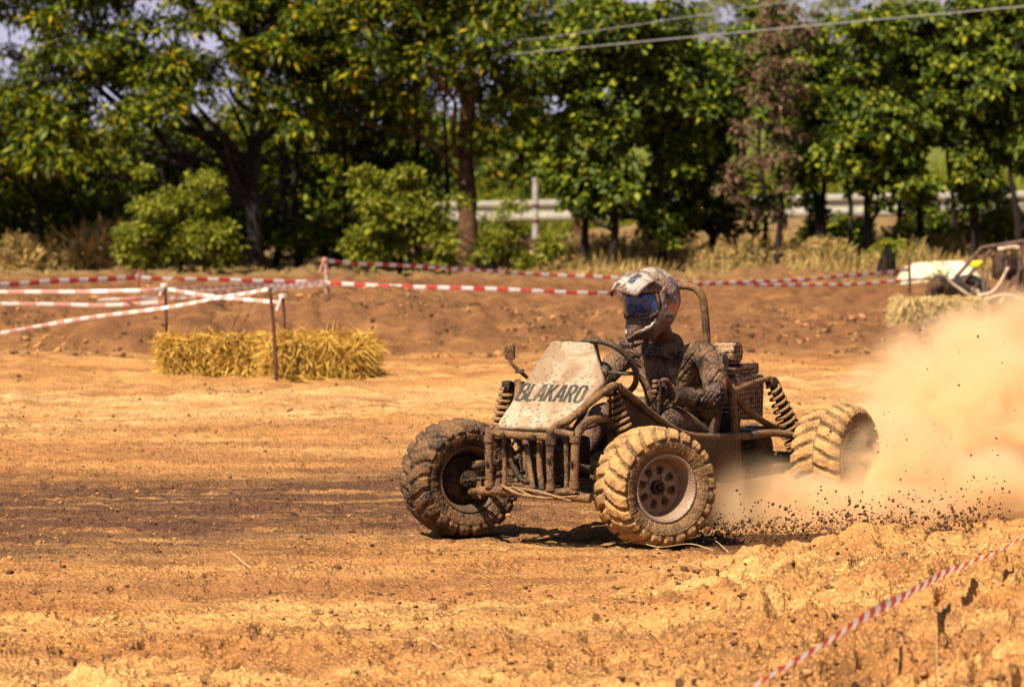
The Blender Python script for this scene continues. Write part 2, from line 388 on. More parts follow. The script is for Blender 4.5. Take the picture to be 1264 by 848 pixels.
def ground_fine(x, y):
    bank = sstep(.3, 1.2, x) * (1 - sstep(20.5, 21.5, y))
    fore = 1 - sstep(17.5, 20.5, y)
    rough = .65 + 1.0 * bank + .7 * fore + 1.2 * sstep(39.8, 41.5, y)
    a = perlin(x * 5.5, y * 4.2, 10); b = perlin(x * 13, y * 11, 11); c = perlin(x * 31, y * 27, 12); d = perlin(x * 64, y * 60, 13)
    b = b * (1 - .8 * sstep(30, 42, y)); c = c * (1 - sstep(17, 27, y)); d = d * (1 - sstep(13, 18, y))
    lump = np.maximum(b, 0) ** 1.4 * .030 + np.abs(c) * .012 + d * .004
    pits = -np.maximum(perlin(x * 9 + 3, y * 7, 14) - .30, 0) * .10 * (1 - .7 * sstep(28, 36, y))
    streak = .012 * perlin(x * .55 + .3 * y, y * 5.5 - x * .9, 15) + .006 * perlin(x * 1.2, y * 14 - x * 2.2, 16)
    crk = -.10 * np.exp(-(perlin(x * 1.5, y * 1.1, 23) / .045) ** 2) * sstep(.0, .3, perlin(x * .9, y * .8, 24)) - .05 * np.exp(-(perlin(x * 3.1, y * 2.2, 25) / .06) ** 2) * sstep(.1, .35, perlin(x * 1.3, y * 1.2, 26))
    big = (.085 * np.maximum(perlin(x * 2.6, y * 2.1, 17), -.2) + .05 * np.abs(perlin(x * 5.2, y * 4.6, 27)) + crk) * np.maximum(bank, .28 * fore) + .02 * a * fore
    # tyre rut thrown up by the rear wheels
    far = (sstep(27, 34, y) + 1.3 * sstep(39.5, 41.5, y)) * (.030 * np.abs(perlin(x * 2.2, y * 1.0, 18)) + .022 * perlin(x * 4.2, y * 1.7, 19) + .03 * perlin(x * .8, y * 1.4, 20))
    trk = 0
    for y0, a1, a2, wd in ((23.3, .30, .018, .085), (24.5, .31, .018, .085), (26.0, .24, .012, .10), (27.3, .25, .012, .10), (29.6, .16, .02, .11), (31.0, .17, .02, .11), (21.0, .10, .01, .09)):
        q = y - (y0 + a1 * x + a2 * x * x + .12 * perlin(x * .4, y0, 28)); lug = .5 + .5 * np.sign(np.sin(x * 42 + np.abs(q) * 30))
        trk = trk - (.026 + .008 * lug) * np.exp(-(q / wd) ** 2) * (.55 + .45 * perlin(x * .9, y0 * 3, 29)) + .016 * np.exp(-((np.abs(q) - wd * 1.6) / (wd * .5)) ** 2)
    trk = trk * (1 - bank) * (1 - sstep(1.2, 2.6, x) * (y < 25))
    return trk + far + rough * (.010 * a + lump + pits) + streak * (1 - bank) * (1 - fore * .6) + big
def ground_z(x, y): return float(ground_low(x, y))

def build_ground():
    rows = [-30.0, -10, 2, 6, 9]
    y = 11.0
    while y < 130: rows.append(y); y += .016 * (y / 14) ** 1.28
    rows += [140, 160, 200, 300, 600, 1500]
    u = np.concatenate([[-8, -3, -1.2, -.6, -.35], np.linspace(-.22, -.13, 60, endpoint=False), np.linspace(-.13, .13, 660), np.linspace(.13, .22, 60)[1:], [.35, .6, 1.2, 3, 8]])
    Y = np.array(rows); sc = np.maximum(Y, 14.0)
    X = u[None, :] * sc[:, None]; YY = np.repeat(Y[:, None], len(u), 1)
    Z = ground_low(X, YY)
    dens = (np.abs(u)[None, :] < .2) & (YY > 10) & (YY < 90)
    Z = Z + np.where(dens, ground_fine(X, YY), 0)
    n, m = X.shape
    V = np.stack([X, YY, Z], -1).reshape(-1, 3)
    i = np.arange(n * m).reshape(n, m)
    Fc = np.stack([i[:-1, :-1], i[:-1, 1:], i[1:, 1:], i[1:, :-1]], -1).reshape(-1, 4)
    # soil
    mt, N, p = new_mat('track soil'); co = texco(N)
    sep = nd(N, 'SeparateXYZ'); N.links.new(co, sep.inputs[0])
    X_, Y_ = sep.outputs[0], sep.outputs[1]
    big = noise(N, texco(N, 'Object', (.55, 1.1, .5)), 1.0, 6, .6, .5)
    mid = noise(N, texco(N, 'Object', (1.0, 2.6, 1)), 2.3, 6, .65)
    fin = noise(N, co, 26, 6, .7)
    c = ramp(N, big, [(.30, (.33, .142, .044)), (.46, (.54, .252, .077)), (.64, (.67, .37, .128))])
    c = mixc(N, mathn(N, 'MULTIPLY', ramp(N, mid, [(.42, (0, 0, 0)), (.62, (1, 1, 1))]), .40), c, (.38, .155, .05))
    lng = noise(N, texco(N, 'Object', (.30, 2.1, 1)), 1.3, 6, .62, .6)
    c = mixc(N, mathn(N, 'MULTIPLY', ramp(N, lng, [(.46, (0, 0, 0)), (.60, (1, 1, 1))]), .6), c, (.23, .10, .04))
    # damp soil: a wide swathe across the track in front of the buggy
    wav = mathn(N, 'MULTIPLY', mathn(N, 'SUBTRACT', noise(N, texco(N, 'Object', (.7, .7, 1)), .9, 5, .6), .5), 3.6)
    yy = mathn(N, 'ADD', mathn(N, 'ADD', Y_, wav), mathn(N, 'MULTIPLY', X_, -.25))
    def band(c0, w):
        d = mathn(N, 'ABSOLUTE', mathn(N, 'SUBTRACT', yy, c0)); r = N.nodes.new('ShaderNodeMapRange'); r.interpolation_type = 'SMOOTHSTEP'
        r.inputs[1].default_value = w; r.inputs[2].default_value = w * .35; N.links.new(d, r.inputs[0]); return r.outputs[0]
    left = N.nodes.new('ShaderNodeMapRange'); left.interpolation_type = 'SMOOTHSTEP'; left.inputs[1].default_value = 1.7; left.inputs[2].default_value = -.4
    N.links.new(X_, left.inputs[0])
    streak = ramp(N, noise(N, texco(N, 'Object', (.5, 4.2, 1)), 1.4, 6, .65, .2), [(.34, (.3,) * 3), (.5, (1, 1, 1))])
    d1 = mathn(N, 'MULTIPLY', mathn(N, 'MULTIPLY', band(24.6, 3.4), left.outputs[0]), .97)
    d1 = mathn(N, 'MULTIPLY', d1, streak)
    c = mixc(N, d1, c, (.092, .043, .026))
    bk = N.nodes.new('ShaderNodeMapRange'); bk.interpolation_type = 'SMOOTHSTEP'; bk.inputs[1].default_value = 39.2; bk.inputs[2].default_value = 41.0; N.links.new(mathn(N, 'ADD', Y_, mathn(N, 'MULTIPLY', wav, .25)), bk.inputs[0])
    c = mixc(N, mathn(N, 'MULTIPLY', mathn(N, 'MULTIPLY', bk.outputs[0], ramp(N, mid, [(.3, (.6,) * 3), (.58, (1, 1, 1))])), .95, True), c, (.165, .072, .032))
    d2 = mathn(N, 'MULTIPLY', mathn(N, 'MULTIPLY', band(29.0, 2.6), streak), .5); c = mixc(N, d2, c, (.36, .16, .06))
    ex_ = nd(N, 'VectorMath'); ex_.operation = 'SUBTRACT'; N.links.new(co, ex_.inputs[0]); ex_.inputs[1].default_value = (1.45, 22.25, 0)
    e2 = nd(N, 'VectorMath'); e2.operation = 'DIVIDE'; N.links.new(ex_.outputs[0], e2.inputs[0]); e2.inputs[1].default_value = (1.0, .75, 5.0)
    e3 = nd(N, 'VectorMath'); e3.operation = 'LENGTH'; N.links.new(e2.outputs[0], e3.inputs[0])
    dark_oval = ramp(N, mathn(N, 'ADD', e3.outputs['Value'], mathn(N, 'MULTIPLY', mathn(N, 'SUBTRACT', fin, .5), 1.2)), [(.55, (1, 1, 1)), (1.0, (0, 0, 0))]); c = mixc(N, mathn(N, 'MULTIPLY', dark_oval, .9), c, (.06, .026, .013))  # darkens the soil colour in a ragged oval by the rear wheels
    d3 = mathn(N, 'MULTIPLY', mathn(N, 'MULTIPLY', band(20.6, 1.1), left.outputs[0]), .5); c = mixc(N, d3, c, (.27, .10, .035))
    # pale dry dust
    pale = mathn(N, 'MULTIPLY', band(33.6, 3.2), ramp(N, noise(N, texco(N, 'Object', (.4, 2.4, 1)), 1.5, 5), [(.4, (0, 0, 0)), (.62, (1, 1, 1))]))
    c = mixc(N, mathn(N, 'MULTIPLY', pale, .7), c, (.74, .46, .20))
    # grain and crumbs
    v1 = voro(N, co, 48); v2 = voro(N, co, 17)
    gr = ramp(N, v1.outputs['Distance'], [(0, (1.0,) * 3), (.24, (.9,) * 3), (.52, (.30,) * 3)])
    c = mixc(N, ramp(N, noise(N, co, 2.6, 5, .65), [(.35, (.18,) * 3), (.62, (.85,) * 3)]), c, mixc(N, 1.0, mixc(N, 1.0, c, (1.3, 1.3, 1.3), 'MULTIPLY'), gr, 'MULTIPLY'))
    spots = mathn(N, 'MULTIPLY', ramp(N, v2.outputs['Distance'], [(.10, (1, 1, 1)), (.22, (0, 0, 0))]), ramp(N, fin, [(.5, (0, 0, 0)), (.6, (1, 1, 1))]))
    c = mixc(N, mathn(N, 'MULTIPLY', spots, .8), c, (.12, .05, .02))
    c = mixc(N, mathn(N, 'MULTIPLY', ramp(N, fin, [(.35, (1, 1, 1)), (.55, (0, 0, 0))]), .35), c, (.2, .09, .03))
    # verge: litter under the trees, grass beyond the road
    vg = N.nodes.new('ShaderNodeMapRange'); vg.inputs[1].default_value = 54; vg.inputs[2].default_value = 59
    N.links.new(mathn(N, 'ADD', Y_, mathn(N, 'MULTIPLY', wav, 1.2)), vg.inputs[0])
    c = mixc(N, vg.outputs[0], c, mixc(N, big, (.10, .055, .025), (.30, .19, .075)))
    gn = N.nodes.new('ShaderNodeMapRange'); gn.inputs[1].default_value = 82; gn.inputs[2].default_value = 88; N.links.new(Y_, gn.inputs[0])
    c = mixc(N, gn.outputs[0], c, mixc(N, fin, (.07, .08, .012), (.15, .16, .025)))
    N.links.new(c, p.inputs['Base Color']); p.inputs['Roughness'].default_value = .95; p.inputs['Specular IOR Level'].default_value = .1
    h = mathn(N, 'SUBTRACT', mathn(N, 'MULTIPLY', fin, .8), mathn(N, 'MULTIPLY', v1.outputs['Distance'], .8))
    N.links.new(bump(N, h, .9, .022), p.inputs['Normal'])
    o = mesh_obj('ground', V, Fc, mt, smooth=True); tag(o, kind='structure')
build_ground()

def ico(sub=1):
    bm = bmesh.new(); bmesh.ops.create_icosphere(bm, subdivisions=sub, radius=1); bm.verts.index_update()
    v = np.array([tuple(x.co) for x in bm.verts]); f = np.array([[y.index for y in x.verts] for x in bm.faces]); bm.free(); return v, f
ICO1, ICO2 = ico(1), ico(2)
def lumps(pos, rad, base=ICO1, squash=.7, seed=0):
    g = np.random.default_rng(seed); v, f = base; n = len(pos); k = len(v)
    off = g.normal(0, .20, (n, k, 1)) + 1
    q = g.normal(0, 1, (n, 3, 3)); q, _ = np.linalg.qr(q)
    s = np.stack([g.uniform(.7, 1.4, n), g.uniform(.6, 1.1, n), g.uniform(.5, .9, n)], 1)
    V = np.einsum('nij,nkj->nki', q, v[None] * off * s[:, None, :]); V[:, :, 2] *= squash
    V = V * np.asarray(rad)[:, None, None] + np.asarray(pos)[:, None, :]
    Fc = f[None] + (np.arange(n) * k)[:, None, None]
    return V.reshape(-1, 3), Fc.reshape(-1, 3)
def scatter_clods():
    g = np.random.default_rng(21)
    n = 24000
    y = 14 + 26 * g.random(n) ** 1.5; x = g.uniform(-.135, .135, n) * y
    r = np.clip(g.lognormal(math.log(.0052), .50, n), .0025, .026)
    bankm = (x > .4) & (y < 20.8); r = np.where(bankm, r * 1.25, r)
    keep = perlin(x * 1.1, y * .9, 33) + .35 * g.random(n) + .35 * bankm > -.05; x, y, r = x[keep], y[keep], r[keep]
    z = ground_low(x, y) + ground_fine(x, y) + r * .25
    nb = 5200; xb = g.uniform(-.13, .13, nb) * 42; yb = g.uniform(39.6, 46, nb); kb = perlin(xb * 1.2, yb * .9, 44) + .3 * g.random(nb) > .1; xb, yb = xb[kb], yb[kb]
    rb = np.clip(g.lognormal(math.log(.016), .5, len(xb)), .008, .06); zb = ground_low(xb, yb) + ground_fine(xb, yb) + rb * .2
    x, y, z, r = np.r_[x, xb], np.r_[y, yb], np.r_[z, zb], np.r_[r, rb]
    dark = g.random(len(x)) < .5
    V, Fc = lumps(np.stack([x, y, z], 1), r, ICO1, .75, 1)
    mi = np.repeat(dark.astype(int), len(ICO1[1]))
    tag(mesh_obj('dirt_clods', V, Fc, [M['clod'], M['clod_dark']], smooth=False, midx=mi), 'loose clods and crumbs of dirt over the track', 'dirt', kind='stuff')
    # clods flung up by the wheels
    n = 3800; t = g.random(n)
    x = 1.3 + 2.4 * g.random(n); y = g.normal(23.4, .5, n); z = np.abs(g.normal(0, .28, n)) + .03
    x[:150] = g.uniform(.95, 2.0, 150); z[:150] = np.abs(g.normal(.02, .10, 150)); y[:150] = g.normal(22.3, .3, 150)
    x[420:600] = 1.2 + 3.0 * g.random(180); z[420:600] = g.uniform(.05, 1.1, 180)
    x[150:190] = g.uniform(-.9, 1.6, 40); z[150:190] = g.uniform(.6, 1.9, 40); y[150:190] = g.normal(23, .8, 40)
    m = 3200; k0 = n - m; q = g.random(m); x[k0:] = .95 + 1.6 * q; y[k0:] = g.normal(22.45, .22, m); z[k0:] = np.abs(g.normal(0, 1, m)) * (.05 + .12 * q * g.random(m)) + .01
    r = np.clip(g.lognormal(math.log(.0036), .62, n), .0012, .0115); r[190:k0] *= .75
    V, Fc = lumps(np.stack([x, y, np.maximum(z, .01) + ground_low(x, y)], 1), r, ICO1, 1, 5)
    tag(mesh_obj('flying_dirt', V, Fc, M['clod_dark']), 'small clods of dirt flung into the air by the wheels', 'dirt', kind='stuff')
scatter_clods()

# ================================================================== BUGGY
BO = Vector((0.7507, 23.2467, 0)); BROT = R(240)
bug = empty('dirt_buggy', BO, BROT)
tag(bug, 'mud covered open racing buggy with white lettered hood sliding across the dirt track', 'buggy')

def tyre_mesh(seed):
    prof = catmull([(-.098, .166), (-.122, .182), (-.138, .212), (-.139, .238), (-.131, .262), (-.112, .280), (-.065, .290), (0, .2925),
                    (.065, .290), (.112, .280), (.131, .262), (.139, .238), (.138, .212), (.122, .182), (.098, .166)], 5)
    n = 324; th = np.linspace(0, 2 * math.pi, n, endpoint=False); a = prof[:, 0]; r = prof[:, 1]
    T = np.gradient(prof, axis=0); T /= np.linalg.norm(T, axis=1)[:, None]; nr, na = T[:, 0], -T[:, 1]
    A, TH = np.meshgrid(a, th); RR = np.repeat(r[None], n, 0)
    side = (A > 0).astype(float); N = 23
    u = TH * N / (2 * math.pi) + side * .5 + np.abs(A) / .13 * .75 + .10 * perlin(TH * 3, A * 20, seed); fr = u - np.floor(u)
    on = sstep(0, .07, fr) * (1 - sstep(.68, .75, fr))
    on = on * sstep(-.004, .010, np.abs(A) - .006) * sstep(.238, .252, RR)
    block = ((np.floor(u) % 2) > .5) & (np.abs(A) > .085) & (np.abs(A) < .098); on = np.where(block, on * .45, on)
    mud = .0014 * perlin(TH * 30, A * 90, seed + 1) + .002 * perlin(TH * 11, A * 40, seed + 2)
    ring = .003 * np.exp(-((RR - .232) / .004) ** 2) - .004 * np.exp(-((RR - .246) / .0035) ** 2)
    d = on * .0145 + mud + ring
    r2 = RR + d * nr[None]; a2 = A + d * na[None]
    V = np.stack([r2 * np.cos(TH), a2, r2 * np.sin(TH)], -1).reshape(-1, 3); m = len(a)
    i = np.arange(n * m).reshape(n, m); j = np.roll(i, -1, 0)
    mi = ((np.minimum(RR[:, :-1], RR[:, 1:]) < .250) | (on[:, :-1] < .4)).astype(int).ravel()
    return V, np.stack([i[:, :-1], i[:, 1:], j[:, 1:], j[:, :-1]], -1).reshape(-1, 4), mi
def rim_parts():
    disc = MB().lathe([(.018, .0005), (.020, .03), (.022, .06), (.026, .118), (.020, .139), (.008, .139), (.012, .115), (.008, .06), (.006, .0005)], 64).build('disc_tmp', M['rim'], None, False)
    cut = MB()
    for k in range(8):
        t = k * math.pi / 4 + .2; cut.lathe([(-.06, 0.0001), (-.06, .0175), (.08, .0175), (.08, .0001)], 20, c=(.083 * math.cos(t), 0, .083 * math.sin(t)))
    co_ = cut.build('cut_tmp', M['rim'], None, False)
    bake(disc, ('BOOLEAN', dict(object=co_, operation='DIFFERENCE', solver='EXACT')))
    v = np.array([tuple(x.co) for x in disc.data.vertices]); f = [list(p.vertices) for p in disc.data.polygons]
    for o in (disc, co_): me = o.data; bpy.data.objects.remove(o); bpy.data.meshes.remove(me)
    return v, f
DISC = rim_parts()
def make_wheel(name, loc, rz, spin, tyre_m, rim_m, lab, seed):
    w = empty(name, loc, rz); w.parent = bug; w['label'] = lab
    V, Fc, tmi = tyre_mesh(seed); c, s = math.cos(spin), math.sin(spin)
    t = mesh_obj('tyre', np.stack([V[:, 0] * c - V[:, 2] * s, V[:, 1], V[:, 0] * s + V[:, 2] * c], 1), Fc, [tyre_m, M['tyre_side'] if tyre_m is M['tyre_dust'] else tyre_m], w, True, tmi)
    b = MB(); b.lathe([(.108, .168), (.116, .176), (.122, .176), (.124, .168), (.119, .160), (.100, .153), (.06, .146), (.02, .138), (-.06, .140), (-.100, .153), (-.118, .160), (-.122, .170), (-.116, .176), (-.108, .168), (-.09, .160), (.09, .160)], 72, closed=True)
    b.add(DISC[0], DISC[1])
    for k in range(4):
        tt = k * math.pi / 2 + .6; b.lathe([(.02, .0105), (.034, .0105), (.036, .007), (.036, .0002)], 6, c=(.052 * math.cos(tt), 0, .052 * math.sin(tt)))
    b.build('rim', rim_m, w)
    h = MB(); h.lathe([(.0, .036), (.045, .036), (.052, .031), (.052, .021), (.036, .019), (.036, .0002)], 28); h.lathe([(.03, .011), (.060, .011), (.062, .006), (.062, .0002)], 6)
    h.lathe([(.0, .045), (-.11, .045), (-.115, .03), (-.115, .0003)], 24); h.lathe([(-.035, .02), (-.035, .115), (-.043, .115), (-.043, .02)], 40)
    h.build('hub', M['dark'], w)
    return w
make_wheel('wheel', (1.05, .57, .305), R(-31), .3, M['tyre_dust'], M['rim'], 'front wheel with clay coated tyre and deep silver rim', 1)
make_wheel('wheel', (1.05, -.57, .305), R(180 - 33), 1.1, M['tyre'], M['rim_shade'], 'front wheel with dark muddy tyre seen from its inner side', 2)
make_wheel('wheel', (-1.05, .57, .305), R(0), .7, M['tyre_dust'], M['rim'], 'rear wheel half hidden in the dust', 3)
make_wheel('wheel', (-1.05, -.57, .305), R(180), 2.0, M['tyre'], M['rim_shade'], 'rear wheel on the far side of the engine', 4)

def build_buggy():
    T, D = M['tube'], M['dark']
    # --- hood: a five sided plate folded over at its rims
    pts = HOOD
    c = sum((Vector(p) for p in pts), Vector()) / 5
    n = (Vector(pts[3]) - Vector(pts[4])).cross(Vector(pts[0]) - Vector(pts[4])).normalized()
    if n.z < 0: n = -n
    outline = []
    for i in range(5):                                   # rounded corners
        p = Vector(pts[i]); a = Vector(pts[i - 1]); b = Vector(pts[(i + 1) % 5]); rr = .035
        pa = p + (a - p).normalized() * rr; pb = p + (b - p).normalized() * rr
        for t in (0, .25, .5, .75, 1): outline.append((pa * (1 - t) ** 2 + p * 2 * t * (1 - t) + pb * t * t))
    rings = []
    for s, dz in ((.0, .012), (.35, .012), (.7, .0118), (.95, .011), (.985, .007), (1.0, -.002), (1.004, -.03)):
        rings.append([c + (q - c) * s + n * dz for q in outline])
    rings.append([c + (q - c) * .985 + n * -.035 for q in outline]); rings.append([c + (q - c) * .96 + n * -.012 for q in outline]); rings.append([c + (q - c) * .02 + n * -.002 for q in outline])
    V = [tuple(q) for r_ in rings[1:] for q in r_] + [tuple(rings[0][0])]; k = len(outline); Fc = []
    for i in range(len(rings) - 2):
        for j in range(k): Fc.append((i * k + j, i * k + (j + 1) % k, (i + 1) * k + (j + 1) % k, (i + 1) * k + j))
    for j in range(k): Fc.append((len(V) - 1, (j + 1) % k, j))
    hood = mesh_obj('hood', V, Fc, M['hood'], bug, True)
    bm = bmesh.new(); bm.from_mesh(hood.data); bmesh.ops.recalc_face_normals(bm, faces=bm.faces[:]); bm.to_mesh(hood.data); bm.free()
    # lettering, stencil style
    ex = (Vector((0, 1, 0)) - n * n.y).normalized(); ey = n.cross(ex)
    if ey.z < 0: ey = -ey
    g = {'B': [[(0, 0), (0, 10)], [(.9, 10), (2.6, 10), (3.6, 9.2), (3.6, 6.4), (2.6, 5.4), (.9, 5.4)], [(2.8, 4.8), (3.9, 3.8), (3.9, 1), (2.8, 0), (.9, 0)]],
         'L': [[(0, 0), (0, 10)], [(.9, 0), (3.4, 0)]],
         'A': [[(0, 0), (1.6, 10)], [(2.6, 10), (4.2, 0)], [(1.3, 3), (2.9, 3)]],
         'K': [[(0, 0), (0, 10)], [(1.1, 5), (3.6, 10)], [(1.5, 5.6), (3.8, 0)]],
         'R': [[(0, 0), (0, 10)], [(.9, 10), (2.6, 10), (3.6, 9.2), (3.6, 6.0), (2.6, 4.9), (.9, 4.9)], [(2.1, 4.2), (3.9, 0)]],
         'O': [[(1.5, 10), (.6, 9.6), (0, 8.6), (0, 1.4), (.6, .4), (1.5, 0)], [(2.3, 10), (3.2, 9.6), (3.8, 8.6), (3.8, 1.4), (3.2, .4), (2.3, 0)]]}
    adv = {'B': 5.9, 'L': 5.0, 'A': 6.1, 'K': 5.9, 'R': 6.0, 'O': 5.6}
    total = sum(adv[q] for q in 'BLAKARO') - 1.5
    lb = MB(); x0 = 0.0; sx = TEXT_W / total; sy = TEXT_H / 10
    org = Vector(TEXT_ORG)
    for ch in 'BLAKARO':
        for st in g[ch]:
            P2 = [Vector(((x0 + x + y * .0) * sx, y * sy)) for x, y in st]; hw = .0088
            L_, R_ = [], []
            for i, q in enumerate(P2):
                d = (P2[min(i + 1, len(P2) - 1)] - P2[max(i - 1, 0)]).normalized(); nn = Vector((-d.y, d.x))
                e = d * (0 if 0 < i < len(P2) - 1 else (.003 if i else -.003))
                L_.append(q + nn * hw + e); R_.append(q - nn * hw + e)
            m = len(P2); vv = []
            for h in (.0134, .0105):
                for q in L_ + R_:
                    vv.append(tuple(org + ex * q.x + ey * q.y + n * h))
            f = []
            for i in range(m - 1):
                f.append((i, i + 1, m + i + 1, m + i)); f.append((2 * m + i, 3 * m + i, 3 * m + i + 1, 2 * m + i + 1))
                f.append((i, 2 * m + i, 2 * m + i + 1, i + 1)); f.append((m + i, m + i + 1, 3 * m + i + 1, 3 * m + i))
            f.append((0, m, 3 * m, 2 * m)); f.append((m - 1, 3 * m - 1, 4 * m - 1, 2 * m - 1))
            lb.add(vv, f)
        x0 += adv[ch]
    lt = lb.build('lettering', M['letter'], hood, False); lt['label'] = 'dark stencilled capital letters spelling BLAKARO'
    # --- front cage
    b = MB()
    b.tube([(1.41, -.19, .575), (1.41, 0, .567), (1.41, .175, .565)], .021)
    for y in (-.185, .172): b.tube([(1.415, y, .60), (1.415, y, .45), (1.405, y, .29)], .0205)
    for y in (-.125, .235): b.tube([(1.37, y, .56), (1.36, y, .42), (1.36, y, .30)], .012)
    b.tube([(1.39, -.25, .275), (1.41, -.05, .285), (1.40, .12, .275), (1.37, .38, .262)], .024)
    b.tube([(1.33, -.02, .56), (1.36, .02, .42), (1.39, .06, .30)], .014); b.tube([(1.34, .07, .56), (1.37, .085, .42), (1.39, .11, .30)], .016)
    b.build('front_bumper', T, bug)
    fr = MB()
    # cowl rails from the bumper up past the hood
    for s in (1, -1):
        rail = [(1.413, .174, .59), (1.402, .20, .622), (1.34, .245, .655), (1.23, .30, .735), (1.12, .343, .80), (1.03, .345, .805)] if s > 0 else [(1.413, -.174, .585), (1.39, -.165, .575), (1.2, -.16, .69), (1.05, -.22, .79), (.98, -.27, .80)]
        fr.tube(rail + [(.86, .345 * s, .735), (.52, .345 * s, .585), (.2, .35 * s, .50), (-.45, .34 * s, .46)], .0205)
        fr.tube([(1.40, .16 * s, .285), (.9, .24 * s, .26), (.2, .28 * s, .25), (-.6, .26 * s, .25), (-1.2, .2 * s, .27)], .022)
        fr.tube([(.93, .27 * s, .79), (.93, .25 * s, .52), (.93, .24 * s, .26)], .018)
        fr.tube([(-.20, .255 * s, .875), (-.40, .255 * s, .71), (-.44, .255 * s, .56), (-.50, .255 * s, .27)], .022)
        fr.tube([(-.20, .255 * s, .875), (-.55, .25 * s, .62), (-1.0, .22 * s, .47), (-1.28, .2 * s, .45)], .018)
        fr.tube([(-.42, .255 * s, .70), (-.86, .265 * s, .745), (-1.02, .25 * s, .66), (-1.26, .21 * s, .46)], .016, smooth=3)
        fr.tube([(-.45, .34 * s, .46), (-1.05, .25 * s, .44)], .018, smooth=0)
    for x, z in ((1.0, .26), (.2, .25), (-.5, .26), (-1.15, .28)): fr.tube([(x, -.25, z), (x, .25, z)], .018, smooth=0)
    fr.tube([(.93, -.27, .79), (.93, .27, .79)], .018, smooth=0); fr.tube([(-1.28, -.2, .45), (-1.28, .2, .45)], .018, smooth=0)
    fr.build('frame', T, bug)
    for s in (1, -1):
        h = MB(); s > 0 and h.tube([(1.40, .30 * s, .29), (1.40, .305 * s, .44), (1.385, .305 * s, .56), (1.33, .31 * s, .62), (1.24, .31 * s, .645), (1.12, .31 * s, .648), (1.04, .31 * s, .62), (1.0, .30 * s, .54), (.99, .29 * s, .42)], .0225)
        if s > 0:
            h.tube([(1.41, .175 * s, .60), (1.395, .30 * s, .58)], .017, smooth=0); h.tube([(1.40, .30 * s, .30), (1.40, .16 * s, .285)], .02, smooth=0)
            h.build('side_hoop', T, bug)
        # suspension
        a = MB(); a.tube([(1.05, .50 * s, .36), (1.22, .30 * s, .40), (1.3, .17 * s, .42)], .016); a.tube([(1.05, .50 * s, .36), (.90, .25 * s, .42)], .016, smooth=0); a.build('upper_arm', D, bug)
        a = MB(); a.tube([(1.07, .50 * s, .235), (1.25, .34 * s, .26), (1.38, .2 * s, .28)], .019); a.tube([(1.05, .50 * s, .235), (.9, .24 * s, .27)], .019, smooth=0)
        a.box((1.05, .46 * s, .30), (.05, .06, .2), bev=.01); a.build('lower_arm', T, bug)
        a = MB(); a.tube([(1.16, .48 * s, .30), (1.2, .1 * s, .36)], .010, smooth=0); a.build('tie_rod', D, bug)
        top, bot = (1.02, .305 * s, .79), (.985, .385 * s, .52)
        d = MB(); d.tube([top, bot], .017, 12, 0); d.tube([bot, (.99, .43 * s, .30)], .024, 12, 0); d.box(top, (.05, .05, .05), bev=.012)
        d.lathe([(-.004, .0003), (-.004, .042), (.004, .042), (.004, .0003)], 20, 'z', (.985, .386 * s, .517))
        sh = d.build('front_shock', D, bug)
        MB().coil((1.018, .309 * s, .775), (.987, .382 * s, .53), [.028, .034, .038, .040], .0105, 8).build('spring', M['spring'], sh)
        # cockpit side
        e = MB(); V = [(.97, .33 * s, .765), (.80, .335 * s, .70), (.52, .35 * s, .57), (.2, .355 * s, .485), (-.35, .345 * s, .45), (-.45, .29 * s, .25), (.2, .30 * s, .24), (.93, .26 * s, .25)]
        V2 = [(x, y - .012 * s, z) for x, y, z in V]; k = 8
        e.add(V + V2, [tuple(range(8)), tuple(range(15, 7, -1))] + [(i, (i + 1) % 8, 8 + (i + 1) % 8, 8 + i) for i in range(8)]); e.build('side_panel', D, bug, False)
        # rear trailing arm and shock
        a = MB(); a.tube([(-.50, .28 * s, .45), (-.78, .34 * s, .455), (-1.05, .46 * s, .40)], .021); a.tube([(-.55, .27 * s, .27), (-1.05, .45 * s, .27)], .021, smooth=0); a.box((-1.05, .43 * s, .31), (.07, .05, .20), bev=.012); a.build('trailing_arm', T, bug)
        d = MB(); d.tube([(-.86, .27 * s, .73), (-1.03, .38 * s, .31)], .02, 12, 0); d.box((-.86, .27 * s, .73), (.05, .05, .05), bev=.01); sh = d.build('rear_shock', D, bug)
        MB().coil((-.865, .273 * s, .715), (-1.015, .37 * s, .34), [.032, .046, .058, .060], .0085, 11).build('spring', M['spring'], sh)
    MB().box((.35, 0, .245), (1.9, .46, .012)).build('floor_pan', D, bug, False)
    i = MB(); i.tube([(1.32, -.13, .54), (1.33, -.10, .43), (1.34, -.05, .35), (1.33, .0, .33), (1.30, .02, .40), (1.28, -.02, .50)], .016); i.build('hose', M['dark'], bug)
    i = MB(); i.tube([(1.30, -.15, .44), (1.25, .05, .55)], .011, smooth=0); i.tube([(1.30, .02, .43), (1.22, -.16, .55)], .011, smooth=0); i.box((1.0, 0, .42), (.26, .22, .24), bev=.03); i.build('steering_box', M['dark'], bug)
    for pts, rr in (([(1.30, .12, .55), (1.28, .16, .47), (1.22, .19, .40), (1.14, .30, .36), (1.08, .42, .33)], .007), ([(1.34, -.08, .53), (1.30, -.15, .46), (1.24, -.22, .38), (1.12, -.40, .34)], .007), ([(1.25, .0, .52), (1.30, .07, .44), (1.28, .12, .36), (1.20, .16, .30)], .008), ([(.90, .33, .74), (1.0, .30, .66), (1.10, .24, .60), (1.22, .15, .58)], .006)):
        MB().tube(pts, rr, 8, 6).build('brake_hose', M['dark'], bug)
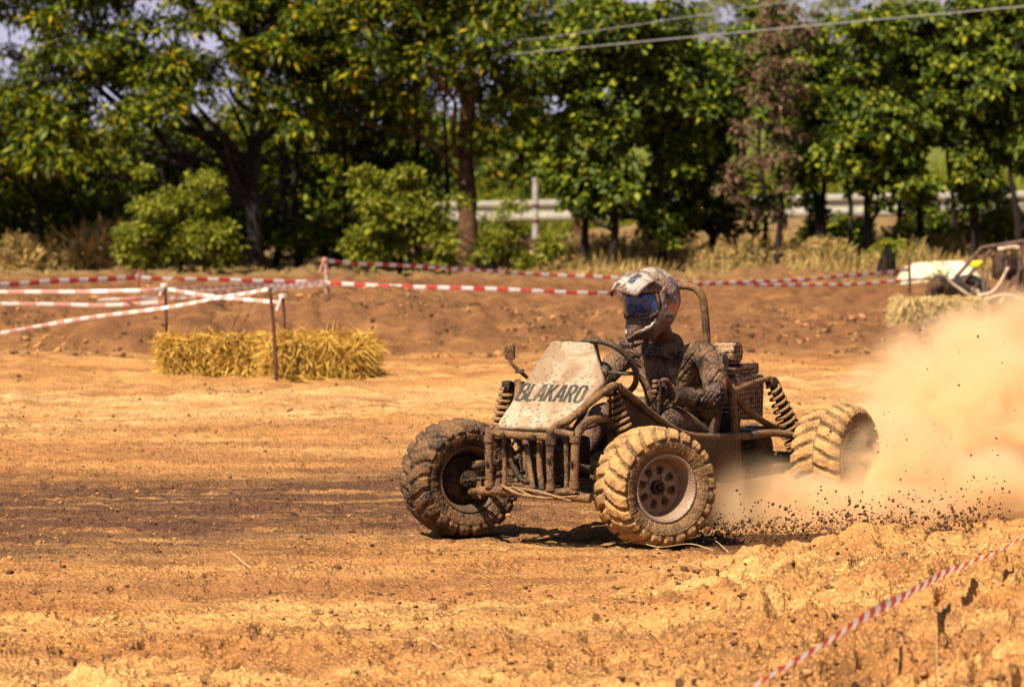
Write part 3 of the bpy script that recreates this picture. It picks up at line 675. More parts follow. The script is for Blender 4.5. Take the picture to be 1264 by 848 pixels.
    for q in ((1.415, .174, .545), (1.415, -.185, .545), (1.41, .174, .315), (1.41, -.185, .315), (1.395, .303, .56), (1.03, .345, .805), (1.40, .302, .33)): MB().lathe([(-.016, .0225), (-.016, .0265), (.016, .0265), (.016, .0225)], 14, 'z', q, closed=True).build('clamp', M['tube'], bug)
    for q in ((1.438, .09, .566), (1.438, -.09, .568), (1.437, .174, .45), (1.437, -.185, .42), (1.43, .30, .44)): MB().lathe([(-.004, .011), (.008, .011), (.008, .0003)], 6, 'x', q).build('bolt', M['dark'], bug)
    i = MB()
    for (q, r_) in (([(1.44, -.10, .315), (1.46, .02, .275), (1.44, .16, .262)], .007), ([(1.44, .03, .30), (1.45, .16, .285), (1.43, .30, .25)], .007), ([(1.43, -.04, .31), (1.45, .12, .262), (1.42, .33, .275)], .006)): i.tube(q, r_)
    i.build('loose_cable', M['spring'], bug)
    # steering wheel
    tau = R(35); cx_ = Vector((.535, 0, .865)); U = Vector((math.sin(tau), 0, math.cos(tau))); Lv = Vector((0, 1, 0)); nn = Vector((-math.cos(tau), 0, math.sin(tau)))
    sw = MB(); sw.tube([tuple(cx_ + .18 * (math.cos(t) * Lv + math.sin(t) * U)) for t in np.linspace(0, 2 * math.pi, 48, endpoint=False)], .0165, 12, 0, True)
    for t in (R(90), R(-10), R(190)):
        d = math.cos(t) * Lv + math.sin(t) * U; sw.tube([tuple(cx_ - nn * .03), tuple(cx_ + d * .09 - nn * .02), tuple(cx_ + d * .178)], .010, 8)
    sw.tube([tuple(cx_ - nn * .06), tuple(cx_ + nn * .005)], .038, 20, 0); sw.build('steering_wheel', M['rubber'], bug)
    MB().tube([tuple(cx_ - nn * .05), (.72, 0, .68), (1.0, 0, .45)], .015).build('steering_column', D, bug)
    # mirror
    mr = MB(); mr.tube([(.95, -.22, .825), (1.0, -.245, .865), (1.02, -.27, .895), (1.03, -.285, .925)], .010); mr.box((1.03, -.285, .965), (.035, .055, .085), (0, .2, .3), bev=.015); mr.box((1.0, -.245, .865), (.035, .045, .022), (0, 0, .4), bev=.006); mr.build('mirror', M['tube'], bug)
    # seat
    st = MB(); st.box((-.06, 0, .335), (.46, .40, .09), (0, -.12, 0), bev=.035); st.box((-.385, 0, .62), (.09, .42, .58), (0, -.28, 0), bev=.04); st.build('seat', M['dark'], bug)
    rh = MB(); rh.tube([(-.335, .15, .70), (-.33, .15, .96), (-.30, .15, 1.15), (-.285, .135, 1.225), (-.275, .09, 1.262), (-.27, 0, 1.268), (-.275, -.09, 1.262), (-.285, -.135, 1.225), (-.30, -.15, 1.15), (-.33, -.15, .96), (-.335, -.15, .70)], .0215, 12, 6); rh.tube([(-.335, -.15, .74), (-.335, .15, .74)], .018, smooth=0); rh.build('roll_hoop', M['tube'], bug)
    # engine
    af = MB(); af.lathe([(-.07, .0003), (-.07, .052), (-.06, .060), (.055, .062), (.062, .056), (.064, .0003)], 32, 'y', (-.68, .10, .892)); af.tube([(-.68, .06, .86), (-.70, .04, .78), (-.74, .0, .70)], .035); af.build('air_filter', M['mesh'], bug)
    e = MB(); e.box((-.80, .0, .645), (.36, .34, .25), (0, -.06, 0), bev=.018); e.box((-.88, .0, .795), (.24, .26, .065), (0, -.03, 0), bev=.015); e.box((-.66, .06, .795), (.16, .2, .03), bev=.01)
    e.build('engine_cover', M['mesh'], bug)
    e = MB(); e.box((-.60, .0, .37), (.12, .38, .36), bev=.02); e.box((-.88, 0, .36), (.34, .30, .2), bev=.03); e.lathe([(-.16, .0003), (-.16, .095), (-.14, .105), (.17, .105), (.18, .09), (.18, .0003)], 28, 'y', (-.86, .06, .355)); e.box((-.9, .05, .22), (.5, .34, .03), bev=.01)
    e.tube([(-.75, .20, .28), (-.95, .21, .26), (-1.12, .20, .25)], .014); e.build('engine', D, bug)
    MB().tube([(-1.05, -.50, .305), (-1.05, .50, .305)], .03, 14, 0).build('rear_axle', D, bug)
    e = MB(); e.tube([(-.9, -.2, .4), (-1.15, -.24, .42), (-1.4, -.22, .46)], [.02, .04, .035], 14); e.build('exhaust', D, bug)
    lv = MB(); lv.tube([(.33, .19, .26), (.31, .19, .5), (.285, .19, .76)], .011); lv.tube([(.293, .19, .69), (.281, .19, .79)], .015, 12, 0); lv.build('hand_lever', M['dark'], bug)
# hood corners and lettering, in the buggy's own metres
HOOD = [(.889, -.113, 1.018), (.894, .13, 1.014), (1.115, .325, .829), (1.385, .205, .604), (1.391, -.159, .599)]
TEXT_W, TEXT_H, TEXT_ORG = .375, .118, (1.240, -.125, .7255)
build_buggy()

# ================================================================== RIDER
def skin_obj(name, joints, edges, mat, parent=None, sub=2, root=0, smooth=True):
    """a body of tapered limbs from a skeleton; joints = (x, y, z, radius or (rx, ry))"""
    me = bpy.data.meshes.new(name); me.from_pydata([j[:3] for j in joints], edges, [])
    o = bpy.data.objects.new(name, me); COL.objects.link(o)
    m = o.modifiers.new('skin', 'SKIN'); m.use_smooth_shade = True; m.branch_smoothing = .6
    for i, j in enumerate(joints):
        r = j[3] if isinstance(j[3], tuple) else (j[3], j[3])
        me.skin_vertices[0].data[i].radius = r; me.skin_vertices[0].data[i].use_root = (i == root)
    s = o.modifiers.new('sub', 'SUBSURF'); s.levels = sub; s.render_levels = sub
    bake(o); o.data.materials.clear(); o.data.materials.append(mat)
    o.data.polygons.foreach_set('use_smooth', np.ones(len(o.data.polygons), dtype=bool))
    if parent is not None: o.parent = parent
    return o
def J(*pts): return list(pts)
def build_rider():
    pel, bel, che, nb = (-.30, 0, .44), (-.27, 0, .60), (-.20, 0, .80), (-.165, 0, .955)
    ls, rs = (-.17, .21, .945), (-.16, -.21, .945)
    le, re = (-.075, .335, .685), (.06, -.33, .72)
    lw, rw = (.185, .235, .705), (.375, -.205, .755)
    lh, rh = (.286, .19, .745), (.485, -.148, .785)
    lk, rk = (.20, .20, .585), (.22, -.20, .60); la, ra = (.60, .14, .34), (.62, -.14, .34); lt, rt = (.76, .14, .37), (.78, -.14, .37)
    hd = (-.02, -.02, 1.16)
    bj = [(*pel, (.10, .12)), (*bel, (.085, .11)), (*che, (.075, .10)), (*nb, (.055, .062)), (-.09, -.01, 1.04, .06), (*hd, .085), (.0, -.02, 1.25, .07),
          (*ls, .045), (*le, .038), (*lw, .026), (*rs, .045), (*re, .038), (*rw, .026),
          (-.27, .10, .43, .085), (*lk, .062), (*la, .042), (-.27, -.10, .43, .085), (*rk, .062), (*ra, .042), (*lt, .034), (*rt, .034)]
    be = [(0, 1), (1, 2), (2, 3), (3, 4), (4, 5), (5, 6), (2, 7), (7, 8), (8, 9), (2, 10), (10, 11), (11, 12), (0, 13), (13, 14), (14, 15), (0, 16), (16, 17), (17, 18), (15, 19), (18, 20)]
    per = skin_obj('person', bj, be, M['skin'], None, 2)
    per.location = BO; per.rotation_euler = (0, 0, BROT)
    tag(per, 'rider in muddy jersey and peaked helmet with blue goggles seated in the buggy', 'person')
    # jersey
    jj = [(-.30, 0, .50, (.145, .185)), (*bel, (.135, .185)), (-.215, 0, .76, (.142, .205)), (-.185, 0, .90, (.118, .175)), (-.155, -.004, .955, (.10, .115)), (-.135, -.006, 1.0, (.074, .078)),
          (-.172, .215, .938, .084), (-.140, .285, .835, .075), (*le, .063), (.03, .295, .685, .058), (.160, .246, .702, .050),
          (-.16, -.215, .938, .084), (-.06, -.285, .83, .073), (*re, .066), (.20, -.27, .735, .056), (.335, -.222, .752, .046)]
    je = [(0, 1), (1, 2), (2, 3), (3, 4), (4, 5), (2, 6), (6, 7), (7, 8), (8, 9), (9, 10), (2, 11), (11, 12), (12, 13), (13, 14), (14, 15)]
    j = skin_obj('jersey', jj, je, M['jersey'], per, 5, 1)
    # folds of the cloth
    me = j.data; n = len(me.vertices); co = np.empty(n * 3); no = np.empty(n * 3); me.vertices.foreach_get('co', co); me.vertices.foreach_get('normal', no)
    co = co.reshape(-1, 3); no = no.reshape(-1, 3)
    X, Y, Z = co.T
    w = perlin(X * 9 + Z * 5, Y * 11 - Z * 6, 3); wl = .9 * perlin(X * 6 + 2, Z * 6 + Y * 3, 12)
    d = .009 * perlin(X * 7 + Z * 3, Y * 8 + Z * 4, 5) - .009 * np.exp(-(w / .08) ** 2) * (Z < .97)
    up_arm = sstep(.17, .24, np.abs(Y)) * sstep(.70, .76, Z); fore = sstep(.10, .2, np.abs(Y)) * (1 - sstep(.72, .78, Z)) * (X > -.12)
    f1 = perlin((X * 1.0 + Y * np.sign(Y) * .9) * 26 + wl * 2, Z * 7 + wl * 2, 9)          # long folds down the upper sleeve
    f2 = perlin(X * 30 + Z * 12 + wl * 3, Y * 6 - Z * 10, 10)                               # bunched folds round the forearm
    f3 = perlin(Y * 16 + wl * 3, Z * 6 + X * 9, 11)                                         # folds of the trunk
    rdg = lambda f, k: np.exp(-(f / k) ** 2)
    d += -.0075 * rdg(f1, .12) * up_arm - .007 * rdg(f2, .14) * fore - .0065 * rdg(f3, .10) * (1 - up_arm) * (1 - fore) * (Z < .95) + .002 * perlin(X * 70, Y * 70 + Z * 70, 13)
    me.vertices.foreach_set('co', (co + no * d[:, None]).ravel()); me.update()
    cb = MB(); cb.tube([(.09, .275, .693), (.15, .250, .704), (.20, .228, .715)], [.056, .053, .047], 14, 0); cb.build('cuff', M['helmet_dark'], j)
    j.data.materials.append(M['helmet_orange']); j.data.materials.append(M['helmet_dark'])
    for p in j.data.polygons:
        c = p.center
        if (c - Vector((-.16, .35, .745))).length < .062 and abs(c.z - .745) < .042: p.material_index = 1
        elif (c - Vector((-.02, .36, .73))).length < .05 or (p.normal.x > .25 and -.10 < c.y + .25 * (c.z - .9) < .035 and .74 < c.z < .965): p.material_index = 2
    # trousers and boots
    tj = [(-.30, 0, .45, (.145, .175)), (-.26, .105, .44, .105), (-.02, .155, .53, .096), (*lk, .083), (.40, .17, .46, .066), (.55, .15, .37, .056),
          (-.26, -.105, .44, .105), (-.02, -.155, .53, .096), (*rk, .083), (.42, -.17, .46, .066), (.57, -.15, .37, .056)]
    t = skin_obj('trousers', tj, [(0, 1), (1, 2), (2, 3), (3, 4), (4, 5), (0, 6), (6, 7), (7, 8), (8, 9), (9, 10)], M['trousers'], per, 2); jitter(t, .010, 14, 5)
    for s, a, tt in ((1, la, lt), (-1, ra, rt)):
        skin_obj('boot', [(.50, .155 * s, .40, .064), (*a, .062), (a[0] + .10, a[1], a[2] - .02, .05), (tt[0] + .03, tt[1], tt[2] + .02, .045)], [(0, 1), (1, 2), (2, 3)], M['glove'], per, 2)
    # gloves closed round the lever and the wheel
    def glove(c, u, v, wr, thumb):
        u, v = Vector(u).normalized(), Vector(v); v = (v - u * v.dot(u)).normalized(); w = u.cross(v); c = Vector(c); wr = Vector(wr)
        jt = [(*wr, .040), (*(wr * .6 + (c + v * .06) * .4), .038), (*(c + v * .058 + w * .012), (.030, .040))]; ed = [(0, 1), (1, 2)]
        for i, (off, ln) in enumerate(((.040, .95), (.014, 1.05), (-.013, 1.0), (-.038, .82))):
            k = len(jt); last = 2
            for a, rr, rad in ((28, .050, .0145), (80, .037, .0135), (140, .032, .0125), (205, .029 , .0115)):
                aa = math.radians(28 + (a - 28) * ln); p = c + u * off + (math.cos(aa) * v + math.sin(aa) * w) * rr
                jt.append((*p, rad)); ed.append((last, k)); last = k; k += 1
        k = len(jt); last = 2
        for a, rr, off, rad in ((-8, .052, .038, .0165), (-62, .040, .050, .0145), (-125, .034, .048, .0125)):
            aa = math.radians(a); p = c + u * off + (math.cos(aa) * v + math.sin(aa) * w) * rr; jt.append((*p, rad)); ed.append((last, k)); last = k; k += 1
        return skin_obj('glove', jt, ed, M['glove'], per, 2)
    glove((.286, .19, .745), (-.12, 0, 1), (-.9, .35, -.1), (.165, .245, .702), 1)
    tau = R(35); U = Vector((math.sin(tau), 0, math.cos(tau))); t = R(212)
    tang = Vector((0, -math.sin(t), 0)) + U * math.cos(t)
    rim = Vector((.535, 0, .865)) + .18 * (Vector((0, math.cos(t), 0)) + U * math.sin(t))
    glove(rim, -tang, (-.85, -.35, -.2), tuple(rim + Vector((-.125, -.06, -.03))), -1)
    # helmet
    H = empty('tmp')
    bpy.data.objects.remove(H)
    n_t, n_p = 96, 72
    th = np.linspace(-math.pi, math.pi, n_t, endpoint=False); ph = np.linspace(-1.32, math.pi / 2, n_p)
    TH, PH = np.meshgrid(th, ph, indexing='ij')
    def surf(TH, PH, k=1.0):
        x = .158 * np.cos(PH) * np.cos(TH); y = .134 * np.cos(PH) * np.sin(TH); z = .168 * np.sin(PH)
        x = np.where(x < 0, x * 1.05, x)
        chin = np.exp(-(TH / .62) ** 2) * sstep(-.12, -.62, PH) * (1 - sstep(-1.0, -1.35, PH))
        x = x + .098 * chin; z = z - .045 * chin - .015 * sstep(-.5, -1.0, PH)
        y = y * (1 - .22 * sstep(-.2, -1.1, PH) * sstep(.4, -.2, np.cos(TH) * 0 + .0)) * (1 - .18 * chin)
        cheek = np.exp(-((np.abs(TH) - .85) / .35) ** 2) * sstep(-.2, -.7, PH); x = x + .035 * cheek; z = z - .025 * cheek
        ridge = .006 * np.exp(-(y / .03) ** 2) * sstep(.3, .8, PH) + .005 * np.exp(-((PH - .12 - .25 * (np.abs(TH) - 1.3)) / .07) ** 2) * sstep(1.05, 1.3, np.abs(TH))
        k = k + ridge / .15
        return np.stack([x * k, y * k, z * k], -1)
    V = surf(TH, PH); i = np.arange(n_t * n_p).reshape(n_t, n_p); j2 = np.roll(i, -1, 0)
    cth = TH + (th[1] - th[0]) / 2; cph = PH + (ph[1] - ph[0]) / 2
    q = np.stack([i[:, :-1], j2[:, :-1], j2[:, 1:], i[:, 1:]], -1).reshape(-1, 4); ct = cth[:, :-1].ravel(); cp = cph[:, :-1].ravel()
    top = .52 - .10 * (ct / 1.0) ** 2; bot = -.42 - .12 * np.cos(ct * 1.5) + .30 * sstep(.82, 1.14, np.abs(ct))
    port = (np.abs(ct) < 1.16) & (cp < top) & (cp > bot)
    keep = ~port; q = q[keep]; ct = ct[keep]; cp = cp[keep]; at_ = np.abs(ct)
    mi = np.zeros(len(q), int)
    mi[(at_ > 1.18) & (at_ < 1.75) & (cp > .12) & (cp < .58)] = 1
    mi[(at_ > 1.95) & (at_ < 2.25) & (cp > .2) & (cp < .7)] = 1
    mi[(at_ > .25) & (at_ < .55) & (cp > .95) & (cp < 1.25)] = 1
    mi[(at_ > 1.45) & (at_ < 2.5) & (np.abs(cp + .30 + .35 * (at_ - 1.8)) < .13)] = 2
    mi[(at_ > 1.3) & (at_ < 2.3) & (np.abs(cp + .62 + .35 * (at_ - 1.8)) < .07)] = 1
    mi[(at_ < 1.0) & (cp < -.55)] = 3
    mi[(at_ > 2.5) & (np.abs(cp - .1) < .14)] = 1
    hel = mesh_obj('helmet', V.reshape(-1, 3), q, [M['helmet'], M['helmet_navy'], M['helmet_orange'], M['helmet_dark']], per, True, mi)
    bake(hel, ('SOLIDIFY', dict(thickness=.016, offset=-1.0)))
    for mm in ('helmet', 'helmet_navy', 'helmet_orange', 'helmet_dark'): pass
    hel.location = (.006, -.008, 1.200); hel.rotation_euler = (0, R(15), R(-12)); hel.scale = (1.08, 1.05, 1.01)
    # lining, goggles, lens, peak
    tt = np.linspace(-1.16, 1.16, 40); pp = np.linspace(-.62, .56, 28); A, B = np.meshgrid(tt, pp, indexing='ij')
    base = surf(A, B, .93); idx = np.arange(40 * 28).reshape(40, 28)
    Fq = np.stack([idx[:-1, :-1], idx[1:, :-1], idx[1:, 1:], idx[:-1, 1:]], -1).reshape(-1, 4)
    gog = mesh_obj('goggles', base.reshape(-1, 3), Fq, M['helmet_dark'], hel, True); bake(gog, ('SOLIDIFY', dict(thickness=.012, offset=-1)))
    tt = np.linspace(-1.04, 1.04, 40); pp = np.linspace(-.24, .43, 20); A, B = np.meshgrid(tt, pp, indexing='ij'); B = B - .16 * np.exp(-(A / .28) ** 2) * (B < .05) * -.6
    ln = surf(A, B, .985); idx = np.arange(40 * 20).reshape(40, 20); Fq = np.stack([idx[:-1, :-1], idx[1:, :-1], idx[1:, 1:], idx[:-1, 1:]], -1).reshape(-1, 4)
    lens = mesh_obj('lens', ln.reshape(-1, 3), Fq, M['lens'], gog, True); bake(lens, ('SOLIDIFY', dict(thickness=.006, offset=-1)))
    lens['label'] = 'blue mirrored goggle lens spattered with mud'
    rimb = MB(); edge = [surf(np.array(a), np.array(b), .985) for a, b in [(-1.06, .1), (-1.0, .38), (-.5, .46), (0, .47), (.5, .46), (1.0, .38), (1.06, .1), (.95, -.22), (.5, -.28), (.2, -.20), (0, -.14), (-.2, -.20), (-.5, -.28), (-.95, -.22)]]
    rimb.tube([tuple(e) for e in edge], .008, 8, 5, True); rimb.build('goggle_frame', M['helmet_dark'], gog)
    # peak
    nu, nv = 25, 14; V = []
    for a in np.linspace(-1, 1, nu):
        for b in np.linspace(0, 1, nv):
            wd = .118 - .040 * b ** 1.5; y = a * wd
            x0 = .045 + .03 * (1 - a * a); x = x0 + b * (.180 - .035 * a * a ); z = .172 - .045 * abs(a) ** 2.2 + .016 * math.sin(b * 1.9) - .066 * b * b + .010 * math.exp(-(a / .35) ** 2)
            V.append((x, y, z))
    idx = np.arange(nu * nv).reshape(nu, nv); Fq = np.stack([idx[:-1, :-1], idx[1:, :-1], idx[1:, 1:], idx[:-1, 1:]], -1).reshape(-1, 4)
    aa = np.repeat(np.linspace(-1, 1, nu)[:-1], nv - 1); bb = np.tile(np.linspace(0, 1, nv)[:-1], nu - 1)
    mi = np.where((np.abs(np.abs(aa) - .45) < .13) & (bb > .2) & (bb < .62), 1, 0); mi = np.where((np.abs(aa) < .12) & (bb > .75), 3, mi)
    pk = mesh_obj('peak', np.array(V), Fq, [M['helmet'], M['helmet_navy'], M['helmet_orange'], M['helmet_dark']], hel, True, mi); bake(pk, ('SOLIDIFY', dict(thickness=.007, offset=-1)))
    for s in (1, -1):
        b = MB(); b.lathe([(-.006, .0003), (-.006, .016), (.006, .014), (.008, .0003)], 16, 'y', (.035, .133 * s, .07)); b.build('peak_screw', M['helmet_navy'], hel)
    g = MB(); g.box((.232, 0, -.175), (.02, .07, .03), (0, .2, 0), bev=.006)
    for s in (1, -1): g.box((.205, .055 * s, -.165), (.03, .05, .016), (0, .2, .75 * s), bev=.005)
    g.build('chin_vent', M['helmet_dark'], hel)
build_rider()

# ================================================================== STRAW BALES
def blades(cent, dirs, length, width, g, bend=.25):
    """thin bent strips; one island each"""
    n = len(cent); d = dirs / (np.linalg.norm(dirs, axis=1)[:, None] + 1e-9)
    s = np.cross(d, g.normal(0, 1, (n, 3))); s /= np.linalg.norm(s, axis=1)[:, None] + 1e-9
    L = np.broadcast_to(np.asarray(length, float), (n,))[:, None]; Wd = np.broadcast_to(np.asarray(width, float), (n,))[:, None]
    b = np.cross(d, s) * (g.normal(0, bend, (n, 1))) * L
    p0, p1, p2 = cent, cent + d * L * .5 + b * .5, cent + d * L + b * .6
    V = np.stack([p0 - s * Wd, p0 + s * Wd, p1 + s * Wd * .8, p1 - s * Wd * .8, p2 + s * Wd * .3, p2 - s * Wd * .3], 1).reshape(-1, 3)
    q = np.array([[0, 1, 2, 3], [3, 2, 4, 5]]); Fc = (q[None] + (np.arange(n) * 6)[:, None, None]).reshape(-1, 4); return V, Fc
def bale(name_label, loc, dim, rz, seed, messy, group):
    g = np.random.default_rng(seed); r = empty('straw_bale', loc, rz); tag(r, name_label, 'straw bale', group)
    bx, by, bz = dim
    b = MB(); b.box((0, 0, bz / 2 - .02), (bx * .97, by * .97, bz * .94), bev=.05); c = b.build('packed_core', M['straw_core'], r); bake(c, ('SUBSURF', dict(levels=2, render_levels=2, subdivision_type='SIMPLE'))); jitter(c, .02, 9, seed)
    n = 6500; face = g.choice(5, n, p=[.36, .14, .12, .12, .26]); u, v = g.random(n), g.random(n); P = np.zeros((n, 3)); D = np.zeros((n, 3))
    x, y, z = (u - .5) * bx, (v - .5) * by, v * bz
    o = g.normal(0, .35, (n, 3))
    for k, (pos, nor) in enumerate(((lambda m: np.stack([x[m], np.full(m.sum(), -by / 2), z[m]], 1), (0, -1, 0)), (lambda m: np.stack([x[m], np.full(m.sum(), by / 2), z[m]], 1), (0, 1, 0)),
                                    (lambda m: np.stack([np.full(m.sum(), -bx / 2), (u[m] - .5) * by, z[m]], 1), (-1, 0, 0)), (lambda m: np.stack([np.full(m.sum(), bx / 2), (u[m] - .5) * by, z[m]], 1), (1, 0, 0)),
                                    (lambda m: np.stack([x[m], y[m], np.full(m.sum(), bz)], 1), (0, 0, 1)))):
        m = face == k; P[m] = pos(m)
        if k < 4: D[m] = np.array(nor) * (.28 + messy * .25) + np.array([0, 0, -.55]) + o[m] * np.array([1.7, .7, 1.5])
        else: D[m] = np.array([0, -.6, .05]) + o[m] * np.array([2.2, 1.4, .35 + .5 * messy])
    P += g.normal(0, .012 + .012 * messy, (n, 3)); P[:, 2] = np.maximum(P[:, 2], .01)
    ln = g.uniform(.04, .12, n) * (1 + .5 * messy); ln[face == 4] *= .8
    k = 260 if messy > .5 else 110; a = g.uniform(0, 6.283, k); q = 1 + np.abs(g.normal(0, .22, k))
    P[:k] = np.stack([np.cos(a) * bx * .55 * q, np.sin(a) * by * .6 * q, np.full(k, .012)], 1); D[:k] = np.stack([g.normal(0, 1, k), g.normal(0, 1, k), np.full(k, .02)], 1)
    V, Fc = blades(P, D, ln, g.uniform(.0028, .0055, n), g, .3); V[:, 2] = np.maximum(V[:, 2], .004)
    m = mesh_obj('loose_straw', V, Fc, M['straw_pale'] if seed == 13 else M['straw'], r)
    return r
def bale_at(px, py, Y): p = at(px, py, Y); return (p.x, p.y, ground_z(p.x, p.y))
Yb = 36.55
b1 = bale_at(264, 466, Yb + .2); b2 = bale_at(398, 466, Yb - .15)
bale('squared yellow straw bale, the neater left one of the touching pair', (b1[0] + .01, b1[1] + .2, b1[2] - .01), (.88, .44, .33), R(2), 11, .15, 'straw bales beside the track')
bale('ragged yellow straw bale with loose stalks spilling down, right one of the pair', (b2[0] - .03, b2[1] + .2, b2[2] - .01), (.80, .48, .335), R(-5), 12, 1.0, 'straw bales beside the track')
p = at(1158, 405, 44.0); p = (p.x, p.y, ground_z(p.x, p.y)); bale('pale straw bale half hidden in dust beside the far buggy', (p[0], p[1], p[2] - .02), (.80, .5, .27), R(8), 13, .3, 'straw bales beside the track')

# ================================================================== STAKES AND TAPES
def stake(name, lab, px, ytop, Y, rad, mat, base_px=None, lean=0.0, knot=None):
    tp = at(px, ytop, Y); bx = at(base_px if base_px else px, ytop, Y).x; gz = ground_z(bx, Y)
    r = MB(); pts = [(bx, Y, gz - .15), ((bx + tp.x) / 2 + .004, Y, (gz + tp.z) / 2), (tp.x, Y, tp.z)]; r.tube(pts, [rad * 1.1, rad, rad * .95], 10, 5)
    o = r.build(name, M[mat], None); me = o.data; o.location = (bx, Y, gz)
    for v in me.vertices: v.co -= Vector((bx, Y, gz))
    tag(o, lab, 'stake', 'stakes holding the barrier tape')
    if knot:
        k = MB(); q = Vector((tp.x, Y, tp.z - .02)) - Vector((bx, Y, gz)); 
        for kk in range(3): k.tube([tuple(q + Vector((-.03, 0, -.012 * kk))), tuple(q + Vector((0, -.03, .008 - .012 * kk))), tuple(q + Vector((.03, 0, -.012 * kk))), tuple(q + Vector((0, .03, -.012 * kk)))], .009, 6, 4, True)
        k.tube([tuple(q), tuple(q + Vector((-.03, -.03, -.06))), tuple(q + Vector((-.05, -.03, -.13)))], [.012, .008, .014], 6); k.build('tape_knot', M[knot], o)
    return tp
stake('barrier_stake', 'dark rusty stake standing against the front of the straw bale pair', 333, 355, 36.05, .016, 'stake', 342)
stake('barrier_stake', 'dark stake with two pale tape knots rising behind the left bale', 203, 349, 39.2, .014, 'stake', 206, knot='tape_white')
stake('barrier_stake', 'short dark stake behind the ragged bale with a tape tied on', 349, 362, 38.6, .014, 'stake', 352, knot='tape_white')
stake('barrier_stake', 'thin red stake on the earth bank, leftmost of the stakes', 172, 333, 45.0, .014, 'post_red', 170)
stake('barrier_stake', 'pale wrapped wooden stake on the bank beside the pointed dirt pile', 401, 318, 46.0, .026, 'post_white', 405, knot='tape_pale')
stake('barrier_stake', 'thin brown stake at the far end of the tape near the second buggy', 1122, 318, 51.0, .018, 'stake', 1123)
def tape(lab, pts, width, mats, period, twist=0.5, seed=0, tilt=0.0):
    """pts = (px, py, distance): the ribbon hangs through these places"""
    g = np.random.default_rng(seed); P3 = catmull([tuple(at(*q)) for q in pts], 40); seg = np.linalg.norm(np.diff(P3, axis=0), axis=1); L = np.concatenate([[0], np.cumsum(seg)])
    n = int(L[-1] / period * 4); l = np.linspace(0, L[-1], n + 1); P = np.stack([np.interp(l, L, P3[:, k]) for k in range(3)], 1)
    P[:, 2] += .012 * perlin(l * .9, l * 0 + seed, 5); T = np.gradient(P, axis=0); T /= np.linalg.norm(T, axis=1)[:, None]
    up = np.array([0, 0, 1.0]) - T * T[:, 2:3]; up /= np.linalg.norm(up, axis=1)[:, None]; sd = np.cross(T, up)
    a = tilt + twist * perlin(l * .35, l * 0 + seed * 3.3, 6) + .35 * twist * perlin(l * 1.4, l * 0 + seed, 7)
    w = up * np.cos(a)[:, None] + sd * np.sin(a)[:, None]; cup = np.cross(T, w) * .006
    V = np.concatenate([P + w * width / 2, P + cup, P - w * width / 2]); k = n + 1
    Fc = [(i, i + 1, k + i + 1, k + i) for i in range(n)] + [(k + i, k + i + 1, 2 * k + i + 1, 2 * k + i) for i in range(n)]
    mi = [0 if (i // 2) % 2 else 1 for i in range(n)] * 2
    o = mesh_obj('barrier_tape', V, Fc, [M[m] for m in mats], None, True, mi); c = Vector(P[0])
    for v in o.data.vertices: v.co -= c
    o.location = c; tag(o, lab, 'barrier tape', 'red and white barrier tapes')
RW, RP = ('tape_red', 'tape_white'), ('tape_pale', 'tape_white')
tape('long red and white tape from the thin red stake to the far brown stake', [(172, 343, 45), (300, 346, 45.5), (403, 349.5, 45.9), (600, 357, 46), (760, 361, 46.5), (870, 350.5, 48), (1000, 345, 49.5), (1122, 333, 51)], .040, RW, .25, .25, 1)
tape('upper red and white tape running from the wrapped stake behind the helmet', [(403, 322, 46), (500, 328, 47), (640, 337, 49), (770, 343.5, 50), (900, 351, 51.5), (1045, 351, 53), (1158, 343, 54)], .036, RW, .25, .25, 2)
tape('bright red and white tape at far left ending on the thin red stake', [(-420, 362, 41), (-60, 353, 43), (0, 350.5, 43.6), (90, 346.5, 44.3), (172, 342.5, 45)], .050, RW, .26, .2, 3)
tape('pale faded tape just under the striped one, second from top at far left', [(-420, 366, 37.5), (-60, 361, 38.5), (0, 360.5, 38.8), (100, 359.5, 39), (204, 357.5, 39.2), (300, 353.5, 42), (403, 349, 45.9)], .034, RP, .3, .5, 4)
tape('striped tape lowest of the level ones at left, tied to the knotted stake', [(-420, 372, 36), (-60, 374, 38), (0, 375, 38.3), (110, 377, 38.8), (160, 375, 39), (205, 372, 39.2)], .034, RP, .34, .6, 5)
tape('twisted tape slanting up from the left edge to the stake before the bales', [(-420, 480, 37), (-60, 421, 37.8), (0, 411.5, 37.7), (90, 395.5, 37.4), (205, 379.5, 37), (280, 366, 36.5), (334, 356.5, 36.05)], .032, RP, .16, 1.6, 6)
tape('short slack tape sagging between the knotted stake and the short dark stake', [(205, 357, 39.2), (250, 363.5, 39), (300, 369, 38.8), (350, 374, 38.6)], .032, RP, .2, .9, 7)
tape('faded pinkish tape joining the knotted stake to the wrapped stake', [(120, 371, 38.8), (204, 368, 39.2), (290, 361, 42), (360, 354.5, 44.5), (403, 351.5, 46)], .038, RP, .4, .5, 8)
tape('near out of focus red and white tape crossing the lower right corner', [(860, 890, 13.2), (930, 848, 13.8), (1010, 797, 14.6), (1100, 742, 15.8), (1180, 703, 17.2), (1258, 664, 18.4), (1330, 632, 19.5)], .040, RW, .20, .75, 9, .6)

